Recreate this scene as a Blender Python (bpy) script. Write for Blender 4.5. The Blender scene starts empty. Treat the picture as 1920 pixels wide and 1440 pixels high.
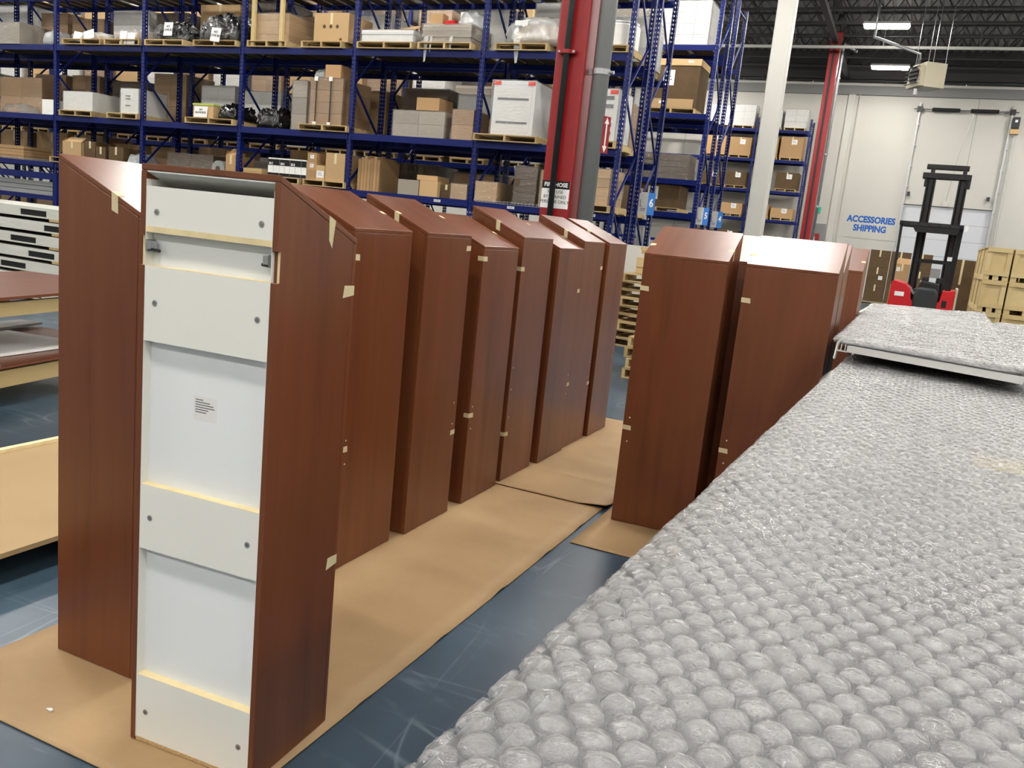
import bpy, math, random
import numpy as np
from mathutils import Vector, Matrix, noise

# ------------------------------------------------------------------ camera, world, exposure
scene = bpy.context.scene
COL = scene.collection
R = math.radians
scene.view_settings.view_transform = 'Standard'
scene.view_settings.look = 'None'
scene.view_settings.gamma = 1.0
scene.view_settings.use_curve_mapping = False
scene.view_settings.exposure = 0.0
scene.cycles.max_bounces = 8
scene.cycles.transparent_max_bounces = 24
scene.cycles.sample_clamp_indirect = 6.0

LAMP_STRENGTH = 134.0
LAMP_COLOR = (1.0, 0.965, 0.91)

cam_data = bpy.data.cameras.new('camera')
cam_data.sensor_fit = 'HORIZONTAL'
cam_data.sensor_width = 36.0
cam_data.lens = 30.0                      # 1600 px focal length at 1920 px
cam_data.clip_start = 0.05
cam_data.clip_end = 200
cam = bpy.data.objects.new('camera', cam_data)
COL.objects.link(cam)
yaw, pitch, roll = R(23.653), R(10.625), R(5.838)
fwd = Vector((-math.sin(yaw)*math.cos(pitch), math.cos(yaw)*math.cos(pitch), -math.sin(pitch)))
rt0 = Vector((math.cos(yaw), math.sin(yaw), 0))
up0 = rt0.cross(fwd)
rt = math.cos(roll)*rt0 + math.sin(roll)*up0
up = -math.sin(roll)*rt0 + math.cos(roll)*up0
M = Matrix((rt, up, -fwd)).transposed().to_4x4()
M.translation = Vector((0, 0, 1.65))
cam.matrix_world = M
scene.camera = cam

world = bpy.data.worlds.new('world')
scene.world = world
world.use_nodes = True
world.node_tree.nodes['Background'].inputs[0].default_value = (0.75, 0.77, 0.8, 1)
world.node_tree.nodes['Background'].inputs[1].default_value = 0.05

# ------------------------------------------------------------------ helpers: materials
def lin(r, g, b):
    f = lambda c: (c/255/12.92) if c/255 <= 0.04045 else ((c/255+0.055)/1.055)**2.4
    return (f(r), f(g), f(b), 1.0)

MATS = {}
class NT:
    def __init__(s, name):
        s.m = bpy.data.materials.new(name); s.m.use_nodes = True
        s.t = s.m.node_tree; s.t.nodes.clear()
        s.out = s.n('ShaderNodeOutputMaterial')
        MATS[name] = s.m
    def n(s, typ, **kw):
        nd = s.t.nodes.new(typ)
        for k, v in kw.items():
            if k.startswith('i_'):
                key = k[2:]
                key = int(key) if key.isdigit() else key.replace('_', ' ')
                nd.inputs[key].default_value = v
            else: setattr(nd, k, v)
        return nd
    def l(s, a, b): s.t.links.new(a, b)
    def pbsdf(s, col=None, rough=0.5, spec=0.5, metal=0.0):
        p = s.n('ShaderNodeBsdfPrincipled')
        if col is not None: p.inputs['Base Color'].default_value = col
        p.inputs['Roughness'].default_value = rough
        p.inputs['Metallic'].default_value = metal
        p.inputs['Specular IOR Level'].default_value = spec
        s.l(p.outputs[0], s.out.inputs[0]); return p
    def coord(s, scale=(1,1,1), kind='Object', rnd=0.0, rot=(0,0,0)):
        tc = s.n('ShaderNodeTexCoord'); mp = s.n('ShaderNodeMapping')
        mp.inputs['Scale'].default_value = scale; mp.inputs['Rotation'].default_value = rot
        src = tc.outputs[kind]
        if rnd:
            oi = s.n('ShaderNodeObjectInfo'); ml = s.n('ShaderNodeMath', operation='MULTIPLY'); ml.inputs[1].default_value = rnd
            s.l(oi.outputs['Random'], ml.inputs[0])
            va = s.n('ShaderNodeVectorMath', operation='ADD'); s.l(src, va.inputs[0]); s.l(ml.outputs[0], va.inputs[1]); src = va.outputs[0]
        s.l(src, mp.inputs[0]); return mp.outputs[0]
    def noise(s, vec, scale=5, detail=3, rough=0.5, dist=0.0):
        n_ = s.n('ShaderNodeTexNoise'); n_.inputs['Scale'].default_value = scale; n_.inputs['Detail'].default_value = detail
        n_.inputs['Roughness'].default_value = rough; n_.inputs['Distortion'].default_value = dist
        s.l(vec, n_.inputs['Vector']); return n_.outputs[0]
    def ramp(s, fac, stops):
        r_ = s.n('ShaderNodeValToRGB'); e = r_.color_ramp.elements
        e[0].position, e[0].color = stops[0]; e[1].position, e[1].color = stops[-1]
        for p_, c in stops[1:-1]:
            x = e.new(p_); x.color = c
        s.l(fac, r_.inputs[0]); return r_.outputs[0]
    def mix(s, fac, a, b, mode='MIX'):
        m_ = s.n('ShaderNodeMix', data_type='RGBA', blend_type=mode)
        for sock, v in ((0, fac), (6, a), (7, b)):
            if isinstance(v, (float, int)): m_.inputs[sock].default_value = v
            elif isinstance(v, tuple): m_.inputs[sock].default_value = v
            else: s.l(v, m_.inputs[sock])
        return m_.outputs[2]
    def math(s, op, a, b=None):
        m_ = s.n('ShaderNodeMath', operation=op)
        for i, v in enumerate((a, b)):
            if v is None: continue
            if isinstance(v, (float, int)): m_.inputs[i].default_value = v
            else: s.l(v, m_.inputs[i])
        return m_.outputs[0]
    def bump(s, h, strength=0.3, dist=0.01):
        b_ = s.n('ShaderNodeBump'); b_.inputs['Strength'].default_value = strength; b_.inputs['Distance'].default_value = dist
        s.l(h, b_.inputs['Height']); return b_.outputs[0]

def plain(name, col, rough=0.5, spec=0.5, metal=0.0, var=0.0, nscale=6, bump=0.0):
    t = NT(name); p = t.pbsdf(col, rough, spec, metal)
    if var:
        v = t.coord(rnd=7.0); f = t.noise(v, nscale, 4)
        lo = tuple(c*(1-var) for c in col[:3])+(1,); hi = tuple(min(1, c*(1+var)) for c in col[:3])+(1,)
        t.l(t.ramp(f, [(0.3, lo), (0.7, hi)]), p.inputs['Base Color'])
        if bump: t.l(t.bump(f, bump, 0.01), p.inputs['Normal'])
    return t.m

def laminate(name, scale):
    """cherry coloured wood grain laminate; grain along the axis with the small scale"""
    t = NT(name); p = t.pbsdf(None, 0.3, 0.5)
    v = t.coord(scale, rnd=9.0)
    a = t.noise(v, 1.0, 3, 0.5, 0.5); b = t.noise(v, 5.0, 2, 0.5)
    f = t.math('ADD', t.math('MULTIPLY', a, 0.8), t.math('MULTIPLY', b, 0.2))
    c = t.ramp(f, [(0.3, lin(90, 48, 27)), (0.45, lin(107, 59, 34)), (0.56, lin(112, 63, 37)), (0.72, lin(121, 70, 43))])
    t.l(c, p.inputs['Base Color'])
    p.inputs['Roughness'].default_value = 0.28
    return t.m
laminate('laminate_vertical', (9, 9, 0.6))
laminate('laminate_slope', (9, 0.6, 0.6))
plain('melamine_white', lin(239, 239, 232), 0.42, 0.5)
plain('back_sheet_white', lin(240, 243, 245), 0.5, 0.4)
plain('band_edge_cream', lin(232, 214, 168), 0.6, 0.3, var=0.08, nscale=20)
plain('chipboard', lin(190, 160, 118), 0.85, 0.2, var=0.3, nscale=160)
plain('masking_tape', lin(214, 200, 160), 0.55, 0.3)
plain('steel', lin(150, 150, 152), 0.32, 0.5, 0.9)
plain('dark_steel', lin(52, 52, 54), 0.4, 0.5, 0.6)
plain('galvanised', lin(175, 177, 178), 0.38, 0.5, 0.75, var=0.1)
plain('paper_white', lin(236, 236, 234), 0.7, 0.2)
plain('print_grey', lin(120, 120, 124), 0.8, 0.1)
plain('print_black', lin(18, 18, 18), 0.6, 0.3)
plain('rack_blue', lin(6, 24, 92), 0.42, 0.22)
plain('joist_paint', lin(58, 56, 55), 0.6, 0.3)
plain('column_red', lin(142, 14, 22), 0.4, 0.5, var=0.05)
plain('pipe_grey', lin(122, 124, 124), 0.42, 0.5)
plain('white_paint', lin(200, 199, 191), 0.5, 0.4)
plain('wall_white', lin(194, 192, 184), 0.75, 0.2, var=0.025, nscale=0.6)
plain('wall_band_grey', lin(132, 132, 130), 0.7, 0.2)
plain('door_white', lin(200, 203, 208), 0.5, 0.4)
plain('black_rubber', lin(22, 22, 23), 0.6, 0.4)
plain('black_plastic', lin(26, 26, 28), 0.42, 0.5)
plain('black_bag', lin(16, 16, 17), 0.22, 0.6)
plain('forklift_red', lin(196, 16, 26), 0.35, 0.5)
plain('forklift_black', lin(22, 22, 23), 0.45, 0.4)
plain('seat_grey', lin(48, 49, 51), 0.6, 0.3)
plain('sign_blue', lin(58, 122, 196), 0.5, 0.3)
plain('letter_blue', lin(40, 98, 178), 0.6, 0.2)
plain('label_red', lin(240, 66, 48), 0.6, 0.2)
plain('exit_green', lin(40, 190, 140), 0.5, 0.3)
plain('pale_green', lin(178, 200, 90), 0.6, 0.3)
plain('pale_yellow', lin(214, 190, 104), 0.6, 0.3)
plain('yellow_paint', lin(226, 164, 30), 0.4, 0.4)
plain('aluminium_white', lin(222, 222, 220), 0.35, 0.5, 0.2)
plain('beige_metal', lin(196, 188, 164), 0.5, 0.4)
plain('white_steel', lin(205, 205, 196), 0.45, 0.4, var=0.06, nscale=3)
plain('deck_board', lin(72, 62, 50), 0.8, 0.2, var=0.2)  # boards darkened in colour to deepen the shade inside the racks
plain('grey_board', lin(130, 126, 122), 0.6, 0.3, var=0.06)
plain('foam_white', lin(238, 238, 236), 0.8, 0.2)
plain('white_carton', lin(236, 235, 230), 0.55, 0.4, var=0.04)
plain('dark_carton', lin(92, 74, 52), 0.8, 0.2, var=0.12, nscale=4)
plain('tan_board', lin(172, 145, 106), 0.7, 0.25, var=0.03, nscale=3)
plain('red_cloth', lin(190, 30, 34), 0.7, 0.2)
plain('olive', lin(90, 96, 40), 0.7, 0.2)
plain('concrete_grey', lin(150, 150, 148), 0.7, 0.2)
plain('panel_grey_white', lin(112, 115, 119), 0.4, 0.5, var=0.05, nscale=2.5)
plain('grey_insert', lin(198, 190, 180), 0.6, 0.3)
plain('fixture_white', lin(235, 235, 230), 0.5, 0.3)

def carton_mat(name, col):
    t = NT(name); p = t.pbsdf(col, 0.75, 0.25)
    oi = t.n('ShaderNodeObjectInfo'); v = t.coord((3, 3, 3), rnd=5.0); f = t.noise(v, 1.5, 3)
    c1 = tuple(c*0.8 for c in col[:3])+(1,); c2 = tuple(min(1, c*1.15) for c in col[:3])+(1,)
    base = t.mix(oi.outputs['Random'], c1, c2)
    t.l(t.mix(t.math('MULTIPLY', f, 0.25), base, tuple(c*0.7 for c in col[:3])+(1,)), p.inputs['Base Color'])
    return t.m
carton_mat('carton_brown', lin(176, 142, 102))
carton_mat('carton_tan', lin(198, 166, 122))
carton_mat('carton_grey', lin(170, 160, 146))

def pallet_mat(name, c1, c2):
    t = NT(name); p = t.pbsdf(c1, 0.75, 0.25)
    oi = t.n('ShaderNodeObjectInfo'); v = t.coord((3, 14, 14), rnd=5.0); f = t.noise(v, 1.2, 4, 0.6)
    base = t.mix(oi.outputs['Random'], c1, c2)
    t.l(t.mix(t.math('MULTIPLY', f, 0.4), base, tuple(c*0.6 for c in c2[:3])+(1,)), p.inputs['Base Color'])
    return t.m
pallet_mat('pallet_wood', lin(206, 182, 134), lin(170, 144, 100))
pallet_mat('crate_wood', lin(216, 196, 148), lin(204, 180, 130))
pallet_mat('lumber', lin(202, 178, 128), lin(180, 154, 106))

def cardboard_sheet():
    t = NT('cardboard_sheet'); p = t.pbsdf(None, 0.62, 0.3)
    v = t.coord(); f = t.noise(v, 2.0, 5, 0.55); g = t.noise(v, 60, 2)
    c = t.ramp(f, [(0.3, lin(162, 132, 95)), (0.7, lin(176, 147, 108))])
    t.l(t.mix(t.math('MULTIPLY', g, 0.15), c, lin(132, 104, 70)), p.inputs['Base Color'])
cardboard_sheet()

def floor_mat():
    t = NT('floor_blue'); p = t.pbsdf(None, 0.32, 0.45)
    v = t.coord(); a = t.noise(v, 0.8, 3, 0.5); b = t.noise(v, 9, 5, 0.65)
    c = t.ramp(a, [(0.3, lin(46, 63, 76)), (0.5, lin(58, 78, 94)), (0.72, lin(76, 98, 114))])
    c = t.mix(t.math('MULTIPLY', b, 0.5), c, lin(30, 42, 52))
    # pale scuffs and drag marks: soft contours of stretched noise
    for sc, rot, w, am in (((0.35, 1.5, 1), 0.75, 0.007, 0.4), ((1.8, 0.25, 1), -0.5, 0.006, 0.4), ((0.6, 0.6, 1), 1.1, 0.003, 0.5), ((0.2, 3.0, 1), 0.9, 0.008, 0.45), ((3.0, 0.3, 1), 0.2, 0.005, 0.4)):
        vv = t.coord(sc, rot=(0, 0, rot)); n_ = t.noise(vv, 1.3, 1, 0.4, 0.2)
        d = t.math('ABSOLUTE', t.math('SUBTRACT', n_, 0.5))
        m_ = t.math('MAXIMUM', t.math('SUBTRACT', 1.0, t.math('DIVIDE', d, w)), 0.0)
        brk = t.ramp(t.noise(v, 1.6, 4, 0.6), [(0.48, (0, 0, 0, 1)), (0.6, (1, 1, 1, 1))])
        c = t.mix(t.math('MULTIPLY', t.math('MULTIPLY', m_, brk), am), c, lin(128, 142, 152))
    t.l(c, p.inputs['Base Color'])
floor_mat()

def deck_mat():
    t = NT('roof_deck'); p = t.pbsdf(lin(112, 110, 106), 0.6, 0.3)
    v = t.coord(); f = t.noise(v, 0.8, 4)
    t.l(t.ramp(f, [(0.3, lin(98, 96, 93)), (0.7, lin(124, 122, 118))]), p.inputs['Base Color'])
deck_mat()

def upright_mat():
    """blue painted post with punched slots in face and flanges"""
    t = NT('rack_upright'); p = t.n('ShaderNodeBsdfPrincipled')
    p.inputs['Base Color'].default_value = lin(6, 24, 92); p.inputs['Roughness'].default_value = 0.36; p.inputs['Specular IOR Level'].default_value = 0.3
    tc = t.n('ShaderNodeTexCoord'); sp = t.n('ShaderNodeSeparateXYZ'); t.l(tc.outputs['Object'], sp.inputs[0])
    z = t.math('LESS_THAN', t.math('FRACT', t.math('DIVIDE', sp.outputs[2], 0.076)), 0.42)
    x = t.math('LESS_THAN', t.math('ABSOLUTE', t.math('SUBTRACT', t.math('ABSOLUTE', sp.outputs[0]), 0.024)), 0.008)
    y = t.math('LESS_THAN', t.math('ABSOLUTE', t.math('SUBTRACT', t.math('ABSOLUTE', sp.outputs[1]), 0.0)), 0.012)
    m_ = t.math('MULTIPLY', z, t.math('MAXIMUM', x, y))
    tr = t.n('ShaderNodeBsdfTransparent'); mx = t.n('ShaderNodeMixShader')
    t.l(m_, mx.inputs[0]); t.l(p.outputs[0], mx.inputs[1]); t.l(tr.outputs[0], mx.inputs[2]); t.l(mx.outputs[0], t.out.inputs[0])
upright_mat()

def film_mat(name, base_fac, diff, rough, nscale, bump, stretch=(1,1,1), tint=(1,1,1,1), dcol=(0.9, 0.92, 0.93, 1), fres=1.0, bdist=0.02, dist=1.2):
    """clear plastic film: see-through, glossy and creased"""
    t = NT(name)
    v = t.coord(stretch, rnd=11.0); h = t.noise(v, nscale, 3, 0.55, dist)
    nm = t.bump(h, bump, bdist)
    g = t.n('ShaderNodeBsdfGlossy'); g.inputs['Roughness'].default_value = rough; t.l(nm, g.inputs['Normal'])
    d = t.n('ShaderNodeBsdfDiffuse'); d.inputs['Color'].default_value = dcol
    tr = t.n('ShaderNodeBsdfTransparent'); tr.inputs['Color'].default_value = tint
    fr = t.n('ShaderNodeFresnel'); fr.inputs['IOR'].default_value = 1.5
    f = t.n('ShaderNodeMath', operation='MULTIPLY_ADD', use_clamp=True); f.inputs[1].default_value = fres; f.inputs[2].default_value = base_fac
    t.l(fr.outputs[0], f.inputs[0])
    m1 = t.n('ShaderNodeMixShader'); m1.inputs[0].default_value = diff
    t.l(tr.outputs[0], m1.inputs[1]); t.l(d.outputs[0], m1.inputs[2])
    m2 = t.n('ShaderNodeMixShader'); t.l(f.outputs[0], m2.inputs[0]); t.l(m1.outputs[0], m2.inputs[1]); t.l(g.outputs[0], m2.inputs[2])
    t.l(m2.outputs[0], t.out.inputs[0])
film_mat('stretch_film', 0.10, 0.02, 0.28, 7.0, 1.0, (1, 1, 3.0), fres=0.4, bdist=0.05)
film_mat('poly_bag', 0.14, 0.30, 0.28, 8.0, 1.0, dcol=(0.80, 0.86, 0.86, 1), fres=0.6, bdist=0.04)
film_mat('bubble_film', 0.235, 0.005, 0.28, 120.0, 1.0, (1, 1, 1), dcol=(0.9, 0.92, 0.94, 1), bdist=0.0062, fres=0.3, dist=2.0)

t = NT('lamp_diffuser'); e = t.n('ShaderNodeEmission'); e.inputs[0].default_value = LAMP_COLOR+(1,); e.inputs[1].default_value = LAMP_STRENGTH
t.l(e.outputs[0], t.out.inputs[0])

# ------------------------------------------------------------------ helpers: geometry
class MB:
    def __init__(s): s.v = []; s.f = []
    def box(s, x0, x1, y0, y1, z0, z1):
        b = len(s.v)
        s.v += [(x0,y0,z0),(x1,y0,z0),(x1,y1,z0),(x0,y1,z0),(x0,y0,z1),(x1,y0,z1),(x1,y1,z1),(x0,y1,z1)]
        s.f += [tuple(b+i for i in q) for q in ((0,3,2,1),(4,5,6,7),(0,1,5,4),(1,2,6,5),(2,3,7,6),(3,0,4,7))]
        return s
    def prism(s, pts, axis, a0, a1):
        """extrude a 2-D outline; axis 0: outline is (y,z), 1: (x,z), 2: (x,y)"""
        b = len(s.v); n = len(pts)
        for a in (a0, a1):
            for (p, q) in pts:
                s.v.append({0: (a,p,q), 1: (p,a,q), 2: (p,q,a)}[axis])
        s.f.append(tuple(b+i for i in range(n))); s.f.append(tuple(b+n+i for i in reversed(range(n))))
        for i in range(n):
            j = (i+1) % n; s.f.append((b+i, b+n+i, b+n+j, b+j))
        return s
    def tube(s, pts, r, n=10, cap=True):
        P = [Vector(p) for p in pts]; b = len(s.v); rs = r if isinstance(r, (list, tuple)) else [r]*len(P)
        for i, p in enumerate(P):
            d = (P[min(i+1, len(P)-1)]-P[max(i-1, 0)]).normalized()
            a = d.cross(Vector((0, 0, 1)))
            if a.length < 1e-3: a = d.cross(Vector((0, 1, 0)))
            a.normalize(); c = d.cross(a)
            for k in range(n):
                th = 2*math.pi*k/n; s.v.append(tuple(p+rs[i]*(math.cos(th)*a+math.sin(th)*c)))
        for i in range(len(P)-1):
            for k in range(n):
                k2 = (k+1) % n; s.f.append((b+i*n+k, b+i*n+k2, b+(i+1)*n+k2, b+(i+1)*n+k))
        if cap:
            s.f.append(tuple(b+k for k in reversed(range(n)))); m = b+(len(P)-1)*n; s.f.append(tuple(m+k for k in range(n)))
        return s
    def bar(s, p0, p1, w, h):
        p0, p1 = Vector(p0), Vector(p1); d = (p1-p0).normalized()
        a = d.cross(Vector((0, 0, 1)))
        if a.length < 1e-3: a = Vector((1, 0, 0))
        a.normalize(); c = a.cross(d); b = len(s.v)
        for p in (p0, p1):
            for (i, j) in ((-1,-1), (1,-1), (1,1), (-1,1)): s.v.append(tuple(p+a*i*w/2+c*j*h/2))
        s.f += [tuple(b+i for i in q) for q in ((0,1,2,3),(7,6,5,4),(0,4,5,1),(1,5,6,2),(2,6,7,3),(3,7,4,0))]
        return s
    def quad(s, a, b, c, d):
        k = len(s.v); s.v += [tuple(a), tuple(b), tuple(c), tuple(d)]; s.f.append((k, k+1, k+2, k+3)); return s
    def mesh(s, name, mat, smooth=False):
        me = bpy.data.meshes.new(name); me.from_pydata(s.v, [], s.f)
        me.materials.append(MATS[mat])
        if smooth: me.shade_smooth()
        me.update(); return me
    def build(s, name, mat, parent=None, loc=(0,0,0), smooth=False, rot=None):
        o = bpy.data.objects.new(name, s.mesh(name, mat, smooth)); COL.objects.link(o)
        o.location = loc
        if rot: o.rotation_euler = rot
        if parent: o.parent = parent
        return o

def bevel(o, w=0.003, seg=2):
    m = o.modifiers.new('bevel', 'BEVEL'); m.width = w; m.segments = seg; m.limit_method = 'ANGLE'; return o

def tag(o, label=None, cat=None, group=None, kind=None):
    if label: o['label'] = label
    if cat: o['category'] = cat
    if group: o['group'] = group
    if kind: o['kind'] = kind
    return o

def thing(name, label, cat, loc=(0,0,0), rz=0, group=None):
    o = bpy.data.objects.new(name, None); COL.objects.link(o)
    o.empty_display_size = 0.1; o.location = loc; o.rotation_euler = (0, 0, rz)
    return tag(o, label, cat, group)

UC = {}
def ucube(mat):
    if mat not in UC: UC[mat] = MB().box(-.5, .5, -.5, .5, -.5, .5).mesh('piece', mat)
    return UC[mat]
def piece(name, mat, parent, x0, x1, y0, y1, z0, z1):
    """axis-aligned board or bar that shares one mesh per material"""
    o = bpy.data.objects.new(name, ucube(mat)); COL.objects.link(o); o.parent = parent
    o.location = ((x0+x1)/2, (y0+y1)/2, (z0+z1)/2); o.scale = (abs(x1-x0), abs(y1-y0), abs(z1-z0)); return o
def strut(name, mat, parent, p0, p1, w, h):
    p0, p1 = Vector(p0), Vector(p1); d = p1-p0
    o = bpy.data.objects.new(name, ucube(mat)); COL.objects.link(o); o.parent = parent
    q = d.to_track_quat('Y', 'Z'); o.rotation_mode = 'QUATERNION'; o.rotation_quaternion = q
    o.location = (p0+p1)/2; o.scale = (w, d.length, h); return o
def inst(name, me, parent, loc=(0,0,0), rot=(0,0,0), scale=(1,1,1)):
    o = bpy.data.objects.new(name, me); COL.objects.link(o); o.parent = parent
    o.location = loc; o.rotation_euler = rot; o.scale = scale; return o

def text(name, s, size, mat, parent, loc, rot, bold=0.0, align='LEFT', width=1.0):
    c = bpy.data.curves.new(name, 'FONT'); c.body = s; c.size = size; c.align_x = align; c.align_y = 'CENTER'
    c.offset = bold; c.resolution_u = 3; c.extrude = 0.0006
    tmp = bpy.data.objects.new('tmp', c); COL.objects.link(tmp)
    dg = bpy.context.evaluated_depsgraph_get(); me = bpy.data.meshes.new_from_object(tmp.evaluated_get(dg))
    bpy.data.objects.remove(tmp); bpy.data.curves.remove(c)
    me.materials.clear(); me.materials.append(MATS[mat])
    o = bpy.data.objects.new(name, me); COL.objects.link(o); o.parent = parent; o.location = loc; o.rotation_euler = rot
    o.scale = (width, 1, 1); return o

rng = random.Random(11)

# ------------------------------------------------------------------ setting: floor, walls, roof
X0, X1, Y0, Y1, ROOF = -36.0, 14.0, -11.0, 41.0, 10.4
fl = MB().box(X0, X1, Y0, Y1+0.3, -0.2, 0).build('floor', 'floor_blue'); tag(fl, kind='structure')
def struct(o): return tag(o, kind='structure')
struct(MB().box(X0-.3, X0, Y0, Y1+.3, 0, ROOF).build('wall_left', 'wall_white'))
struct(MB().box(X1, X1+.3, Y0, Y1+.3, 0, ROOF).build('wall_right', 'wall_white'))
struct(MB().box(X0, X1, Y0-.3, Y0, 0, ROOF).build('wall_front', 'wall_white'))
# far wall with the door opening left free
DX0, DX1, DZ = -0.55, 2.85, 4.15
wb = MB().box(X0, DX0, Y1, Y1+.3, 0, ROOF).box(DX1, X1, Y1, Y1+.3, 0, ROOF).box(DX0, DX1, Y1, Y1+.3, DZ, ROOF).build('wall_back', 'wall_white')
struct(wb)
for xx in (-4.35, 1.6, 6.4, -10.4): piece('panel_joint', 'concrete_grey', wb, xx-.012, xx+.012, Y1-.004, Y1+.01, 0, 8.7)
for a, b in ((-3.46, -3.18), (-3.02, -2.98)): piece('pilaster', 'wall_white', wb, a, b, Y1-.1, Y1+.01, 0, 8.7)
piece('grey_band', 'wall_band_grey', wb, X0, X1, Y1-.12, Y1+.01, 8.55, 8.92)
piece('ledger_strip', 'wall_white', wb, X0, X1, Y1-.16, Y1+.01, 8.92, 9.02)
piece('dark_header', 'joist_paint', wb, X0, X1, Y1-.05, Y1+.01, 9.12, ROOF)
# corrugated roof deck
me = MB(); prof = []; x = -13.0
m = MB(); pitch_ = 0.3
k = 0; pts = []
while x < X1:
    pts += [(x, ROOF), (x+.09, ROOF), (x+.12, ROOF-.06), (x+.27, ROOF-.06)]; x += pitch_
outline = pts+[(X1, ROOF), (X1, ROOF+.2), (-13.0, ROOF+.2)]
for i in range(len(pts)-1):
    a, b = pts[i], pts[i+1]; m.quad((a[0], 8, a[1]), (b[0], 8, b[1]), (b[0], Y1+.3, b[1]), (a[0], Y1+.3, a[1]))
m.box(X0, -13.0, Y0, Y1+.3, ROOF, ROOF+.1); m.box(-13.0, X1, Y0, 8, ROOF, ROOF+.1)
struct(m.build('ceiling', 'roof_deck'))
# open-web steel joists across the hall
JX0, JX1, JB, JT = -9.0, 9.0, 9.55, 10.3
web = MB().bar((0, 0, 0), (0.5, 0, JT-JB), .035, .035).mesh('web', 'joist_paint')
web2 = MB().bar((0, 0, JT-JB), (0.5, 0, 0), .035, .035).mesh('web', 'joist_paint')
for j in range(13):
    y = 18.4+1.8*j
    jo = thing('ceiling_joist', None, None, ((JX0+JX1)/2, y, JB)); tag(jo, kind='structure')
    cx = (JX0+JX1)/2
    piece('chord', 'joist_paint', jo, JX0-cx, JX1-cx, -.05, .05, -.05, .03)
    piece('chord', 'joist_paint', jo, JX0-cx, JX1-cx, -.05, .05, JT-JB-.03, JT-JB+.05)
    n = int((JX1-JX0)/1.0)
    for i in range(n):
        inst('web', web, jo, (JX0-cx+i, 0, 0)); inst('web', web2, jo, (JX0-cx+i+.5, 0, 0))
g = thing('ceiling_girder', None, None, (-3.65, 30, 9.3)); tag(g, kind='structure')
piece('chord', 'joist_paint', g, -.09, .09, -21, 11, -.12, .06); piece('chord', 'joist_paint', g, -.09, .09, -21, 11, .92, 1.06)
for i in range(20): strut('web', 'joist_paint', g, (0, -21+1.6*i, 0 if i % 2 else .95), (0, -19.4+1.6*i, .95 if i % 2 else 0), .06, .06)

# ------------------------------------------------------------------ ceiling lamps
diff = MB().box(-.66, .66, -.24, .24, -.05, 0).mesh('diffuser', 'lamp_diffuser')
hous = MB().prism([(-.27, 0), (.27, 0), (.16, .1), (-.16, .1)], 0, -.7, .7).mesh('housing', 'fixture_white')
for ix, lx in enumerate((-31.9, -24.4, -16.9, -9.4, -1.86, 5.6, 11.6)):
    for iy in range(8):
        ly = -7.7+6.5*iy
        seen = ix == 4 and iy >= 6
        if lx < -5 and 14 < ly < 26: lx_ = lx+3.75     # unseen aisle lamps moved between the hall rows to keep glare off cabinets
        else: lx_ = lx
        lp = thing('ceiling_lamp', 'bright rectangular high bay lamp hung under the joists near the unit heater' if seen else 'bright rectangular high bay lamp hung from the roof of the hall', 'lamp', (lx_, ly, 9.09), 0, 'high bay lamps by the heater' if seen else 'high bay lamps of the hall')
        inst('diffuser', diff, lp); inst('housing', hous, lp)
        for s in (-.5, .5): piece('hanger_rod', 'dark_steel', lp, s-.008, s+.008, -.008, .008, .1, 1.25)

# ------------------------------------------------------------------ cardboard on the floor
def floor_sheet(label, x0, x1, y0, y1, creases, z=0.0, curl=False, keep=-2.1):
    nx, ny = 14, max(8, int((y1-y0)/0.03)); V = []; F = []
    for j in range(ny+1):
        y = y0+(y1-y0)*j/ny
        for i in range(nx+1):
            x = x0+(x1-x0)*i/nx
            h = sum(c[1]*math.exp(-((y-c[0]-0.05*(x-x0))/c[2])**2) for c in creases)*min(1, max(0, (x-keep)/.2))
            h += 0.0015*(1+noise.noise(Vector((x*1.7, y*1.7, 3.3))))
            if curl: h += 0.035*max(0, 1-math.hypot(x-x1+.03, y-y0)/0.14)**2
            V.append((x, y, z+0.005+max(0, h)))
    nv = len(V)
    V += [(v[0], v[1], v[2]-0.004) for v in V]
    w = nx+1
    for j in range(ny):
        for i in range(nx):
            a = j*w+i; F.append((a, a+1, a+1+w, a+w)); F.append((nv+a, nv+a+w, nv+a+1+w, nv+a+1))
    rim = [(i, i+1) for i in range(nx)]+[(j*w+nx, (j+1)*w+nx) for j in range(ny)]+[(ny*w+i+1, ny*w+i) for i in range(nx)]+[((j+1)*w, j*w) for j in range(ny)]
    for a, b in rim: F.append((a, nv+a, nv+b, b))
    m = MB(); m.v = V; m.f = F
    o = m.build('cardboard_sheet', 'cardboard_sheet', smooth=False)
    for p in o.data.polygons: p.use_smooth = len(p.vertices) == 4
    tag(o, label, 'cardboard', 'floor cardboard')
floor_sheet('long creased cardboard sheet under the open-backed cabinet', -2.66, -1.425, 1.57, 4.83, [(2.2, .004, .05), (2.75, .006, .05), (3.3, .008, .05), (3.85, .007, .05), (4.35, .006, .05)])
floor_sheet('cardboard sheet with a curled corner overlapping the end of the longer one', -2.66, -1.40, 4.79, 7.25, [(5.2, .007, .05), (5.65, .008, .05), (6.2, .006, .05), (6.7, .006, .05)], z=0.010, curl=True)
floor_sheet('cardboard sheet under the pair of cabinets beside the bubble wrap', -1.385, -0.22, 4.15, 7.3, [(4.9, .004, .06), (5.8, .005, .06)], keep=5.0)

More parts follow.
